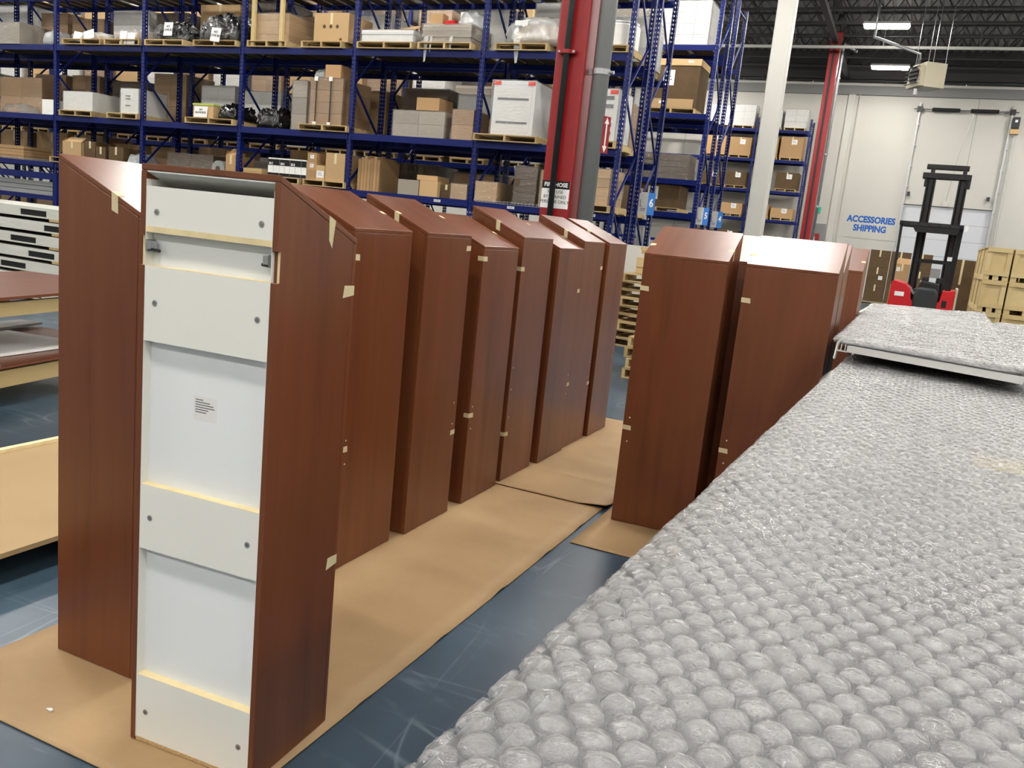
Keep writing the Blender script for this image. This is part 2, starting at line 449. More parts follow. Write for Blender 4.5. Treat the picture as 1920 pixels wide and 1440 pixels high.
# ------------------------------------------------------------------ sloped-top cabinets
T_ = 0.018
def cabinet(label, loc, rz, W=0.46, D=0.37, zh=1.715, zl=1.555, tapes=(), top_tapes=(), holes=None, z0=0.009, group='sloped-top cabinets', lid_lift=0.0):
    """front (low side) looks along local -y"""
    c = thing('sloped_cabinet', label, 'cabinet', (loc[0], loc[1], z0), rz, group)
    yb, yf = D/2, -D/2
    sl = (zh-zl)/D
    zf = lambda y: zl+(y-yf)*sl
    for s in (-1, 1):
        a, b = (s*(W/2-T_), s*W/2)
        bevel(MB().prism([(yf+T_, 0), (yb, 0), (yb, zf(yb)-T_), (yf+T_, zf(yf+T_)-T_)], 0, min(a, b), max(a, b)).build('side_panel', 'laminate_vertical', c), .0015)
    bevel(MB().prism([(yf, 0.0), (yf+T_-.001, 0.0), (yf+T_-.001, zf(yf+T_)-T_-.001), (yf, zf(yf)-T_)], 0, -W/2, W/2).build('front_panel', 'laminate_vertical', c), .0015)
    bevel(MB().prism([(yf-.0005, zf(yf)-T_+.0015), (yb, zf(yb)-T_+.0015), (yb, zf(yb)), (yf-.0005, zf(yf))], 0, -W/2, W/2).build('top_panel', 'laminate_slope', c), .0015)
    MB().box(-W/2+T_, W/2-T_, yb-.03, yb-.024, 0.0, zh-T_-.01).build('back_panel', 'back_sheet_white', c)
    MB().box(-W/2+T_, W/2-T_, yf+T_, yb-.04, 0.06, .078).build('bottom_shelf', 'melamine_white', c)
    for (s, z) in tapes:                    # masking tape folded round the front edge
        e = s*W/2
        MB().prism([(e, z-.012), (e-s*.05, z-.014), (e-s*.047, z+.013), (e, z+.014)], 1, yf-.0012, yf).build('tape_strip', 'masking_tape', c)
        MB().box(min(e, e+s*.001), max(e, e+s*.001), yf, yf+.035, z-.012, z+.014).build('tape_strip', 'masking_tape', c)
    for (s, f) in top_tapes:                # tape over the sloping edge
        y = yf+f*D; e = s*W/2; w = .014
        m = MB(); k = len(m.v)
        m.v += [(e, y-w, zf(y-w)+.001), (e-s*.03, y-w*.8, zf(y-w*.8)+.001), (e-s*.03, y+w, zf(y+w)+.001), (e, y+w, zf(y+w)+.001),
                (e+s*.001, y-w, zf(y-w)+.001), (e+s*.001, y+w, zf(y+w)+.001), (e+s*.001, y+w*.9, zf(y)-.05), (e+s*.001, y-w*1.1, zf(y)-.06)]
        m.f += [(0, 1, 2, 3), (4, 5, 6, 7)]
        m.build('tape_strip', 'masking_tape', c)
    if holes:
        s, zs = holes
        for z in zs: MB().tube([(s*(W/2-.035), yf-.0008, z), (s*(W/2-.035), yf+.001, z)], .0045, 8).build('hole_plug', 'paper_white', c)
    return c
FX = -2.13; DD = 0.37
def row(label, ya, yb_, fx=FX, **kw):
    return cabinet(label, (fx-DD/2, (ya+yb_)/2), R(90), W=yb_-ya, z0=0.019 if yb_ > 4.79 else 0.009, **kw)
# the long row: fronts look along +x; local -x side is the one nearer the start of the row
Lb = 'brown wood-grain cabinet with sloping top, '
row(Lb+'first of the row, beside the open-backed one', 1.94, 2.40, top_tapes=[(-1, .32)])
row(Lb+'second of the row, behind the open-backed one', 2.47, 2.93)
row(Lb+'third of the long row, with plugged holes', 3.075, 3.545, fx=-2.145, tapes=[(-1, 1.43), (-1, .57)], top_tapes=[(1, .45)], holes=(-1, (.5, .61)))
row(Lb+'fourth of the row, before the first shorter one', 3.665, 4.13, tapes=[(1, 1.485), (1, .47)], top_tapes=[(-1, .5), (1, .5)], holes=(1, (.52, .64)))
row(Lb+'fifth of the row, the first shorter one', 4.295, 4.76, zh=1.66, zl=1.5, tapes=[(-1, 1.43), (-1, .53)], top_tapes=[(1, .45)], holes=(-1, (.45, .58)))
row(Lb+'sixth of the row, between two shorter ones', 4.825, 5.30, tapes=[(-1, 1.36), (-1, .31)], top_tapes=[(-1, .5), (1, .5)], holes=(-1, (.42, .6, .74)))
row(Lb+'seventh of the row, the second shorter one', 5.39, 5.86, fx=-2.11, zh=1.66, zl=1.5, tapes=[(1, 1.2), (1, .51)], top_tapes=[(1, .45)], holes=(1, (.44, .58)))
row(Lb+'eighth of the row, last but one', 5.915, 6.375, tapes=[(1, 1.36), (1, .45)], top_tapes=[(-1, .42), (1, .5)], holes=(1, (.5, .62)))
row(Lb+'ninth and last of the long row', 6.43, 6.885, fx=-2.11, top_tapes=[(-1, .5), (1, .42)], holes=(1, (.62, .78)))
# the other group: fronts look along -y
def grp(label, xa, xb, y, rz=0, **kw): return cabinet(label, ((xa+xb)/2, y+DD/2), rz, W=xb-xa, **kw)
grp(Lb+'standing alone on the corner of the separate cardboard', -1.325, -0.862, 4.66, R(1.5), tapes=[(-1, 1.36), (-1, .56)], top_tapes=[(-1, .3), (1, .35)], holes=(-1, (.48, .62)))
grp(Lb+'whose top shines white, next to the bubble wrap', -0.775, -0.305, 4.72, R(0.5), tapes=[(-1, 1.36), (-1, .52)], top_tapes=[(-1, .3)], holes=(-1, (.45, .58)))
grp(Lb+'hidden behind the lone one on the corner', -1.235, -0.78, 5.25, 0)
grp(Lb+'close behind the one with the shining top', -0.775, -0.31, 5.2, 0)
grp(Lb+'farther back on its own behind the shining-top pair', -0.73, -0.262, 6.5, R(-1), top_tapes=[(1, .4)])

# the open-backed cabinet turned with its white back to the aisle
def open_back():
    W, D, zh, zl = 0.45, 0.37, 1.70, 1.55
    c = thing('sloped_cabinet', 'brown sloped-top cabinet turned to show its white open back with screwed rails', 'cabinet', (-1.675, 1.91, 0.009), R(183.0), 'sloped-top cabinets')
    yb, yf = D/2, -D/2; sl = (zh-zl)/D; zf = lambda y: zl+(y-yf)*sl
    for s in (-1, 1):
        a, b = sorted((s*(W/2-T_), s*W/2))
        bevel(MB().prism([(yf+T_, 0), (yb, 0), (yb, 1.43), (yb-.0125, 1.43), (yb-.0125, 1.51), (yb, 1.51), (yb, zf(yb)-T_), (yf+T_, zf(yf+T_)-T_)], 0, a, b).build('side_panel', 'laminate_vertical', c), .0012)
        # the white inner faces
        MB().box(min(s*(W/2-T_), s*(W/2-T_-.0015)), max(s*(W/2-T_), s*(W/2-T_-.0015)), yb-.12, yb-.001, .01, 1.66).build('inner_lining', 'melamine_white', c)
    bevel(MB().prism([(yf, 0), (yf+T_-.001, 0), (yf+T_-.001, zf(yf+T_)-T_-.001), (yf, zf(yf)-T_)], 0, -W/2, W/2).build('front_panel', 'laminate_vertical', c), .0015)
    bevel(MB().prism([(yf-.0005, zf(yf)-T_+.0015), (yb, zf(yb)-T_+.0015), (yb, zf(yb)), (yf-.0005, zf(yf))], 0, -W/2, W/2).build('top_panel', 'laminate_slope', c), .0015)
    iw = W/2-T_-.0015
    MB().prism([(yf+T_, zf(yf+T_)-T_-.003), (yb-.002, zf(yb-.002)-T_-.003), (yb-.002, zf(yb-.002)-T_+.0005), (yf+T_, zf(yf+T_)-T_+.0005)], 0, -iw, iw).build('inner_lining', 'melamine_white', c)
    MB().box(-iw, iw, yb-.035, yb-.029, .01, 1.62).build('back_panel', 'back_sheet_white', c)
    MB().box(-iw, iw, yb-.16, yb-.155, 1.62, zf(yb-.16)-T_).build('inner_wall', 'concrete_grey', c)
    for (a, b, e0, e1) in ((1.536, 1.642, 1, 0), (1.223, 1.429, 0, 1), (.615, .808, 0, 1), (.012, .215, 0, 1)):
        r_ = MB().box(-iw, iw, yb-.018, yb-.002, a, b).build('back_rail', 'melamine_white', c)
        if e1: MB().box(-iw, iw, yb-.029, yb-.0025, b, b+.0012).build('raw_edge', 'band_edge_cream', r_)
        if e0: MB().box(-iw, iw, yb-.016, yb-.0015, a-.016, a).build('raw_edge', 'band_edge_cream', r_)
        zc = {1.536: 1.575, 1.223: 1.33, .615: .712, .012: .1}[a]
        for s in (-1, 1):
            MB().tube([(s*(iw-.035), yb-.003, zc), (s*(iw-.035), yb-.0005, zc)], .0085, 14).build('screw_washer', 'galvanised', r_)
            MB().tube([(s*(iw-.035), yb-.001, zc), (s*(iw-.035), yb+.0004, zc)], .0042, 10).build('screw', 'steel', r_)
    MB().box(-iw, iw, yb-.02, yb-.001, 0, .012).build('bottom_edge', 'chipboard', c)
    # drawer slides below the upper rail
    for s in (-1, 1):
        sd = MB().box(s*(iw-.004)-.004, s*(iw-.004)+.004, yb-.1, yb+.0, 1.468, 1.5).build('drawer_slide', 'steel', c)
        MB().box(s*(iw-.014)-.008, s*(iw-.014)+.008, yb-.02, yb+.004, 1.475, 1.497).build('catch', 'galvanised', sd)
        MB().tube([(s*(iw-.022), yb-.03, 1.47), (s*(iw-.022), yb+.004, 1.474)], .0045, 8).build('pin', 'dark_steel', sd)
        nw = .018 if s > 0 else .007
        MB().box(min(s*W/2, s*(W/2-nw)), max(s*W/2, s*(W/2-nw)), yb-.0123, yb-.0116, 1.43, 1.51).build('notch_edge', 'band_edge_cream', c)
    # paper label with small print
    lb = MB().box(-.03, .05, yb-.0289, yb-.0286, 1.02, 1.09).build('paper_label', 'paper_white', c)
    for i in range(6):
        wline = (.026, .05, .062, .066, .045, .038)[i]
        MB().box(.044-wline, .044, yb-.0286, yb-.0284, 1.078-.007*i, 1.081-.007*i).build('print_line', 'print_grey', lb)
    # tape on its front edges (seen along the laminate side)
    e = -W/2
    for z, wd in ((1.40, .052), (.56, .05)):
        MB().prism([(yf, z-.014), (yf+wd+.006, z-.02), (yf+wd, z+.016), (yf, z+.014)], 0, e-.0012, e).build('tape_strip', 'masking_tape', c)
    y = yf+.36*D
    MB().prism([(y-.016, zf(y-.016)), (y+.016, zf(y+.016)), (y+.012, zf(y)-.06), (y-.004, zf(y)-.082)], 0, e-.0012, e).build('tape_strip', 'masking_tape', c)
    m = MB(); m.v += [(e-.001, y-.016, zf(y-.016)+.001), (e+.022, y-.014, zf(y-.014)+.001), (e+.022, y+.016, zf(y+.016)+.001), (e-.001, y+.016, zf(y+.016)+.001)]; m.f += [(0, 1, 2, 3)]
    m.build('tape_strip', 'masking_tape', c)
open_back()

# ------------------------------------------------------------------ bubble-wrapped stacks
def lerp(a, b, t): return a+(b-a)*t
def wrapped_top(label, quad, z, drop, seed, pitch=0.044, rings=5, segs=13, nparts=300, wav=0.006, near=None, left_drop=True):
    """sheet over a four-cornered top (FL, FR, BR, BL) that folds down on its edges, with a bubble in every cell"""
    FL, FR, BR, BL = [Vector((p[0], p[1], 0)) for p in quad]
    Lu = ((FR-FL).length+(BR-BL).length)/2; Lv = ((BL-FL).length+(BR-FR).length)/2
    rr = 0.035
    def S(u, v):
        # u, v in metres; outside [0, L] the sheet rolls over the edge
        def fold(t, L):
            if t < 0:
                a = min(-t/rr, math.pi/2); return -rr*math.sin(a), rr*(1-math.cos(a))+max(0, -t-rr*math.pi/2)
            if t > L:
                a = min((t-L)/rr, math.pi/2); return L+rr*math.sin(a), rr*(1-math.cos(a))+max(0, t-L-rr*math.pi/2)
            return t, 0.0
        uu, du = fold(u, Lu); vv, dv = fold(v, Lv)
        s, t_ = uu/Lu, vv/Lv
        p = (FL*(1-s)+FR*s)*(1-t_)+(BL*(1-s)+BR*s)*t_
        h = wav*(noise.noise(Vector((u*2.3, v*2.3, seed)))+0.5*noise.noise(Vector((u*7, v*7, seed+4)))+0.25*noise.noise(Vector((u*33, v*33, seed+9))))
        return Vector((p.x, p.y, z+h-du-dv))
    def Nrm(u, v):
        e = .01; a = S(u+e, v)-S(u-e, v); b = S(u, v+e)-S(u, v-e); n_ = a.cross(b); n_.normalize(); return n_, a.normalized(), b.normalized()
    u0, u1, v0, v1 = -drop, Lu+drop, -drop, Lv+drop*0.3
    nu, nv = int((u1-u0)/.022), int((v1-v0)/.03)
    m = MB()
    for j in range(nv+1):
        for i in range(nu+1): m.v.append(tuple(S(lerp(u0, u1, i/nu), lerp(v0, v1, j/nv))))
    for j in range(nv):
        for i in range(nu):
            a = j*(nu+1)+i; m.f.append((a, a+1, a+nu+2, a+nu+1))
    root = m.build('bubble_wrap', 'bubble_film', smooth=True); tag(root, label, 'bubble wrap', 'bubble wrap sheets')
    # one dome: flat-topped, creased
    def dome(sd):
        r2 = random.Random(sd); V = []; F = []
        rad = pitch*0.49; hh = pitch*0.23
        prof = [(1.0, 0.0), (0.985, 0.5), (0.86, 0.85), (0.64, 0.97), (0.42, 1.0), (0.2, 1.02)][:rings+1]
        for (pr, ph) in prof:
            for k in range(segs):
                th = 2*math.pi*(k+(r2.random()-.5)*(.6 if ph else 0))/segs; q = 1+(r2.random()-.5)*(.14 if ph else .04)
                V.append((rad*pr*q*math.cos(th), rad*pr*q*math.sin(th), hh*ph*(1+(r2.random()-.5)*(.3 if ph else 0))))
        V.append((0, 0, hh*(0.8+.25*r2.random())))
        for a in range(len(prof)-1):
            for k in range(segs):
                k2 = (k+1) % segs; F.append((a*segs+k, a*segs+k2, (a+1)*segs+k2, (a+1)*segs+k))
        b = (len(prof)-1)*segs
        for k in range(segs): F.append((b+k, b+(k+1) % segs, len(V)-1))
        return np.array(V), F
    kinds = [dome(seed*100+i) for i in range(14)]
    cells = []
    j = 0; v = v0+pitch*.5
    while v < v1-pitch*.4:
        u = u0+pitch*(.5+.5*(j % 2))
        while u < u1-pitch*.4:
            cells.append((u, v)); u += pitch
        v += pitch*.866; j += 1
    origin = Vector(near) if near else Vector((0, 0, 1.65))
    frames = []
    r3 = random.Random(seed)
    for (u, v) in cells:
        n_, a, b = Nrm(u, v); p = S(u, v); b = n_.cross(a)
        frames.append(((p-origin).length, p, a, b, n_, r3.randrange(14), r3.uniform(0, 6.28), r3.uniform(.88, 1.03)))
    frames.sort(key=lambda f: f[0])
    km = []
    for V, F in kinds:
        mm = MB(); mm.v = [tuple(x) for x in V]; mm.f = F; km.append(mm.mesh('bubble', 'bubble_film', True))
    vis = [f for f in frames if f[4].z > .2]; rest = [f for f in frames if f[4].z <= .2]
    for f in vis[:nparts]:
        o = bpy.data.objects.new('bubble', km[f[5]]); COL.objects.link(o); o.parent = root
        X = f[2]*math.cos(f[6])+f[3]*math.sin(f[6]); Y = f[4].cross(X)
        mt = Matrix((X*f[7], Y*f[7], f[4]*f[7])).transposed().to_4x4(); mt.translation = f[1]; o.matrix_local = mt
    AV = []; AF = []; off = 0
    for f in vis[nparts:]+rest:
        V, F = kinds[f[5]]
        X = f[2]*math.cos(f[6])+f[3]*math.sin(f[6]); Y = f[4].cross(X)
        B = np.array([list(X), list(Y), list(f[4])])*f[7]
        AV.append(V@B+np.array(f[1])); AF += [tuple(i+off for i in q) for q in F]; off += len(V)
    me = bpy.data.meshes.new('bubbles'); me.from_pydata(np.concatenate(AV).tolist(), [], AF); me.materials.append(MATS['bubble_film']); me.shade_smooth()
    o = bpy.data.objects.new('bubble_field', me); COL.objects.link(o); o.parent = root; tag(o, kind='stuff')
    return root
ZN = 1.15
nearq = [(-0.32, 0.30), (0.95, 0.30), (1.0, 5.15), (-0.165, 4.76)]
wrapped_top('large clear bubble wrap sheet over the wide stack of pale panels', nearq, ZN, 0.12, 3)
def stack_under(name, label, quad, z, inset, n, mat, cat):
    FL, FR, BR, BL = [Vector((p[0], p[1], 0)) for p in quad]; c = (FL+FR+BR+BL)/4
    r_ = thing(name, label, cat, (c.x, c.y, 0))
    h = z/n
    for i in range(n):
        k = inset*(1+.3*rng.random())
        pts = []
        for p in (FL, FR, BR, BL):
            d = (p-c); pts.append((d.x-math.copysign(k, d.x), d.y-math.copysign(k, d.y)))
        MB().prism(pts, 2, i*h+.003, (i+1)*h-.001).build('panel', mat, r_)
    return r_
stack_under('panel_stack', 'wide stack of pale panels under the bubble wrap', nearq, ZN-.02, .012, 9, 'panel_grey_white', 'panels')
# items seen dimly through the film
ym = MB().box(-.09, .09, -.06, .06, 0, .004).build('yellow_card', 'pale_yellow', None, (0.345, 2.62, ZN-.018)); tag(ym, 'yellowish card showing through the bubble wrap', 'card')
# far stack: aluminium frame on a dark core with its own wrap
ZF = 1.25
farq = [(-0.235, 4.40), (0.52, 4.08), (0.71, 9.05), (-0.20, 8.37)]
wrapped_top('bubble wrap sheet over the raised white aluminium frame', farq, ZF+.012, 0.03, 8, rings=4, segs=10, nparts=300, wav=0.01)
fr = thing('display_frame', 'raised white aluminium frame with dark inside, overhanging the wide wrapped stack', 'frame', (0, 0, 0))
a, b = Vector((-0.235, 4.395, 0)), Vector((0.56, 4.06, 0)); d = (b-a).normalized()
strut('rail', 'aluminium_white', fr, (a.x+.055*d.x, a.y+.055*d.y, 1.222), (b.x, b.y, 1.222), .03, .03)
strut('rail', 'aluminium_white', fr, (a.x, a.y, 1.238), (a.x, 8.3, 1.238), .012, .012)
strut('rail', 'aluminium_white', fr, (b.x, b.y, 1.222), (0.7, 9.0, 1.222), .03, .03)
strut('rail', 'aluminium_white', fr, (-.2, 8.3, 1.222), (0.7, 8.98, 1.222), .03, .03)
for s in (0, .02, .04): strut('corner_fin', 'aluminium_white', fr, (a.x+s*d.x, a.y+s*d.y-.005, 1.206), (a.x+s*d.x, a.y+s*d.y-.005, 1.24), .004, .02)
strut('corner_lip', 'aluminium_white', fr, (a.x, a.y-.006, 1.207), (a.x+.055*d.x, a.y+.055*d.y-.006, 1.207), .012, .006)
strut('corner_leg', 'aluminium_white', fr, (a.x, a.y, 1.24), (a.x-.005, a.y-.02, 1.165), .006, .02)
MB().tube([(b.x-.03, b.y-.01, 1.215), (b.x-.03, b.y-.03, 1.215)], .012, 10).build('end_clip', 'dark_steel', fr)
MB().prism([(-.225, 4.46), (.50, 4.15), (.66, 8.9), (-.19, 8.3)], 2, 1.228, 1.238).build('cover_panel', 'panel_grey_white', fr)
core = MB().prism([(-.17, 4.80), (.66, 5.08), (.68, 8.9), (-.17, 8.25)], 2, 0, 1.2).build('core', 'black_plastic', fr)
MB().prism([(-.22, 4.46), (.52, 4.15), (.66, 5.08), (.68, 8.9), (-.2, 8.28)], 2, 1.2, 1.206).build('soffit', 'black_plastic', fr)
# third wrapped stack beside it
q3 = [(0.62, 4.9), (1.6, 4.9), (1.6, 8.6), (0.80, 8.6)]
wrapped_top('bubble wrap sheet over the lower stack beside the aluminium frame', q3, 1.21, 0.05, 12, rings=4, segs=10, nparts=120, wav=0.012)
stack_under('panel_stack', 'lower stack of pale panels beside the aluminium frame', [(0.72, 5.2), (1.58, 5.2), (1.58, 8.58), (0.80, 8.58)], 1.19, .01, 6, 'panel_grey_white', 'panels')
# loose flap hanging at the rail corner
m = MB(); n = 8
for j in range(n+1):
    for i in range(n+1):
        u, v = i/n, j/n
        m.v.append((-.205-.045*u+.01*math.sin(5*v), 3.5+.45*v, 1.165-.06*u*u-.01*math.sin(7*v+3*u)))
for j in range(n):
    for i in range(n): k = j*(n+1)+i; m.f.append((k, k+n+1, k+n+2, k+1))
tag(m.build('bubble_wrap', 'bubble_film', smooth=True), 'loose flap of bubble wrap hanging over the edge by the frame corner', 'bubble wrap', 'bubble wrap sheets')
# pale board sticking out under the far wrap
tag(MB().prism([(-.27, 6.9), (.1, 6.9), (.1, 8.55), (-.22, 8.55)], 2, 1.245, 1.258).build('pale_board', 'grey_insert'), 'pale beige board sticking out from under the frame wrap', 'board')

# ------------------------------------------------------------------ pallet racking
def upright_mesh(h):
    m = MB()
    m.box(-.045, .045, -.04, -.0375, 0, h); m.box(-.045, -.0425, -.04, .04, 0, h); m.box(.0425, .045, -.04, .04, 0, h)
    return m.mesh('upright', 'rack_upright')
UPM = {}
def rack(label, yf, yr, xs, levels, h, boards=7, brace=True, fancy=True):
    r_ = thing('pallet_rack', label, 'pallet rack', ((xs[0]+xs[-1])/2, (yf+yr)/2, 0), 0, None)
    ox, oy = r_.location.x, r_.location.y
    if h not in UPM: UPM[h] = upright_mesh(h)
    for x in xs:
        for y, rz in ((yf, 0), (yr, math.pi)):
            u = inst('upright', UPM[h], r_, (x-ox, y-oy+(.04 if rz == 0 else -.04), 0), (0, 0, rz))
            piece('foot_plate', 'rack_blue', r_, x-ox-.07, x-ox+.07, y-oy-.06+(.04 if rz == 0 else -.04), y-oy+.06+(.04 if rz == 0 else -.04), 0, .01)
        if brace:
            z = .25; k = 0; st = .92
            while z+st < h:
                a, b = (yf+.06, yr-.06) if k % 2 == 0 else (yr-.06, yf+.06)
                strut('brace', 'rack_blue', r_, (x-ox, a-oy, z), (x-ox, b-oy, z+st), .03, .035); z += st; k += 1
            for z in (.2, h-.2): strut('brace', 'rack_blue', r_, (x-ox, yf+.06-oy, z), (x-ox, yr-.06-oy, z), .03, .03)
    for i in range(len(xs)-1):
        a, b = xs[i]-ox+.045, xs[i+1]-ox-.045
        for z in levels:
            for y, s in ((yf, 1), (yr, -1)):
                y_ = y-oy+s*.018
                bm = piece('beam', 'rack_blue', r_, a, b, y_-.025, y_+.025, z-.065, z+.055)
                if s == 1 and fancy:
                    for e in (a, b): piece('beam_bracket', 'rack_blue', r_, e-.012 if e == a else e-.004, e+.004 if e == a else e+.012, y_-.03, y_+.03, z-.11, z+.07)
            n = boards; w = (b-a-.06)/n
            for k in range(n):
                x0 = a+.03+k*w
                piece('deck_board', 'deck_board', r_, x0, x0+w*.78, yf-oy+.05, yr-oy-.05, z+.03, z+.055)
    return r_
BXL = [-34.43, -31.72, -29.01, -26.30, -23.59]
BX = [-20.88, -18.17, -15.46, -12.75, -10.04, -7.33, -4.65]
LV = [1.92, 2.97, 4.50, 5.92]
rack('blue pallet rack with the fire hose column standing in front of it', 14.0, 15.08, BXL[-1:]+BX, LV, 7.4)
rack('blue pallet rack standing back to back behind the first one', 15.36, 16.42, BXL[-2:]+BX, LV, 7.4)
LV3 = [2.22, 2.98, 4.46, 5.96]
rack('blue pallet rack on the far side of the second aisle', 20.1, 21.18, BXL[1:]+BX, LV3, 7.4, boards=4)
rack('blue pallet rack back to back behind the second aisle rack', 21.75, 22.82, BXL[1:]+BX, LV3, 7.4, boards=4)
WX = [-14.9, -12.6, -9.2, -6.9, -4.66]
LVW = [1.6, 2.88, 4.12, 5.44, 6.70]
rack('low blue rack of small pallets against the white far wall', 39.45, 40.5, WX, LVW, 7.25, boards=3, fancy=False)

def label_plate(label, x, y, z, n=1, txt=None):
    o = MB().box(-.07, .07, 0, .002, -.022, .022).build('rack_label', 'paper_white', None, (x, y, z)); tag(o, label, 'label', 'rack location labels')
    for i in range(5): MB().box(-.058+.024*i, -.045+.024*i, -.0008, 0, -.015, .015).build('bar_mark', 'print_grey', o)
for x, b in ((-17.0, 'bay left of the open carton'), (-8.0, 'bay under the two low cartons'), (-6.5, 'bay under the dark wrapped stack'), (-4.98, 'end bay by the grey pipe')):
    label_plate('white barcode label on the low blue beam, '+b.replace('left of', 'beside'), x, 13.988, 1.915)
# wire edging along parts of the lower beam
for (a, b) in ((-20.0, -18.3), (-7.2, -5.6)):
    m = MB(); m.bar((a, 13.99, 2.0), (b, 13.99, 2.0), .006, .006); m.bar((a, 13.99, 1.965), (b, 13.99, 1.965), .005, .005)
    x = a
    while x < b: m.bar((x, 13.99, 1.96), (x, 13.99, 2.02), .005, .005); x += .07
    tag(m.build('wire_mesh_edge', 'galvanised'), 'strip of wire mesh edging on the low beam near the %s' % ('steel profiles' if a < -15 else 'fire hose column'), 'wire mesh', 'wire mesh strips')

# ------------------------------------------------------------------ pallets and loads
def deck_mesh(w, d):
    m = MB(); n = 7; s = d/n
    for i in range(n): m.box(-w/2, w/2, -d/2+i*s, -d/2+i*s+s*.72, .102, .12)
    return m.mesh('top_deck', 'pallet_wood')
def bott_mesh(w, d):
    m = MB()
    for y in (-d/2, -.06, d/2-.1): m.box(-w/2, w/2, y, y+.1, 0, .016)
    return m.mesh('bottom_deck', 'pallet_wood')
PM = {}
def pallet(label, x, y, z, w=1.05, d=1.0, group='loose pallets', rz=0, simple=False, h=.12, name='wooden_pallet'):
    key = (round(w, 2), round(d, 2))
    if simple:
        k2 = key+('s',)
        if k2 not in PM:
            m = MB(); n = 5; s = d/n
            for i in range(n): m.box(-w/2, w/2, -d/2+i*s, -d/2+i*s+s*.75, .102, .12)
            for xx in (-w/2, -.025, w/2-.05): m.box(xx, xx+.05, -d/2, d/2, .016, .102)
            for yy in (-d/2, d/2-.1): m.box(-w/2, w/2, yy, yy+.1, 0, .016)
            PM[k2] = m.mesh('pallet', 'pallet_wood')
        o = inst(name, PM[k2], None, (x, y, z), (0, 0, rz)); o.scale.z = h/.12
        return tag(o, label, 'pallet', group)
    if key not in PM: PM[key] = (deck_mesh(w, d), bott_mesh(w, d))
    p = thing(name, label, 'pallet', (x, y, z), rz, group)
    inst('top_deck', PM[key][0], p); inst('bottom_deck', PM[key][1], p)
    for xx in (-w/2, -.02, w/2-.04): piece('stringer', 'pallet_wood', p, xx, xx+.04, -d/2, d/2, .016, .102)
    p.scale.z = h/.12
    return p

def carton(label, x0, x1, y0, y1, z0, z1, mat='carton_brown', group=None, tape=True, paper=None, open_=False, name='carton', rz=0):
    cx, cy = (x0+x1)/2, (y0+y1)/2; w, d, h = (x1-x0)/2, (y1-y0)/2, z1-z0
    m = MB()
    if open_:
        t = .006
        m.box(-w, w, -d, -d+t, 0, h); m.box(-w, w, d-t, d, 0, h); m.box(-w, -w+t, -d, d, 0, h); m.box(w-t, w, -d, d, 0, h); m.box(-w, w, -d, d, 0, t)
        m.quad((-w, -d, h), (w, -d, h), (w*.9, -d*.35, h*1.3), (-w*.7, -d*.35, h*1.32)); m.quad((-w, -d, h), (-w, d, h), (-w*.75, d, h*1.18), (-w*.75, -d, h*1.18))
    else:
        m.box(-w, w, -d, d, 0, h-.004); m.box(-w, w, -d, -.003, h-.004, h); m.box(-w, w, .003, d, h-.004, h)
    o = m.build(name, mat, None, (cx, cy, z0)); o.rotation_euler.z = rz
    tag(o, label, 'box', group)
    if tape:
        tw = min(.028, w*.2)
        MB().box(-w-.001, w+.001, -tw, tw, h, h+.0012).build('packing_tape', 'masking_tape', o) if not open_ else None
        MB().box(-tw, tw, -d-.0012, -d, h*.62, h).build('packing_tape', 'masking_tape', o)
    if paper:
        px, pz, pw, ph = paper
        lb = MB().box(-w+2*w*px-pw/2, -w+2*w*px+pw/2, -d-.002, -d-.0008, h*pz-ph/2, h*pz+ph/2).build('paper_label', 'paper_white', o)
        for i in range(3): MB().box(-w+2*w*px-pw*.36, -w+2*w*px+pw*(.1+.1*i), -d-.0028, -d-.002, h*pz+ph*(.28-.2*i)-ph*.03, h*pz+ph*(.28-.2*i)+ph*.03).build('print_line', 'print_grey', lb)
    return o

def shell_mesh(name, w, d, h, mat, amp, seed, step=.09, top=True, flare=0.0):
    """crumpled film box around a load, open below"""
    m = MB(); nx, ny, nz = max(2, int(2*w/step)), max(2, int(2*d/step)), max(2, int(h/step))
    def jit(p):
        n_ = noise.noise_vector(Vector(p)*5+Vector((seed*3.1, seed*1.7, 0)))
        return (p[0]+n_.x*amp, p[1]+n_.y*amp, max(0, p[2]+n_.z*amp*.6))
    def grid(f, a, b):
        k = len(m.v)
        for j in range(b+1):
            for i in range(a+1): m.v.append(jit(f(i/a, j/b)))
        for j in range(b):
            for i in range(a): q = k+j*(a+1)+i; m.f.append((q, q+1, q+a+2, q+a+1))
    grid(lambda u, v: (-w+2*w*u, -d, h*v), nx, nz); grid(lambda u, v: (w-2*w*u, d, h*v), nx, nz)
    grid(lambda u, v: (w, -d+2*d*u, h*v), ny, nz); grid(lambda u, v: (-w, d-2*d*u, h*v), ny, nz)
    if top: grid(lambda u, v: (-w+2*w*u, -d+2*d*v, h), nx, ny)
    return m.mesh(name, mat, True)
def wrapped(label, x0, x1, y0, y1, z0, z1, nx=2, nz=3, mat='carton_brown', group=None, seed=1, film='stretch_film', amp=.012, cat='wrapped load', ny=2, name='wrapped_load', step=.09, red=None):
    cx, cy = (x0+x1)/2, (y0+y1)/2; w, d, h = (x1-x0)/2-.012, (y1-y0)/2-.012, z1-z0-.01
    r_ = thing(name, label, cat, (cx, cy, z0), 0, group)
    for k in range(nz):
        for j in range(ny):
            for i in range(nx):
                piece('carton', mat, r_, -w+2*w*i/nx+.003, -w+2*w*(i+1)/nx-.003, -d+2*d*j/ny+.003, -d+2*d*(j+1)/ny-.003, h*k/nz+.002, h*(k+1)/nz-.003)
    inst('film', shell_mesh('film', w+.012, d+.012, h+.008, film, amp, seed, step), r_)
    return r_
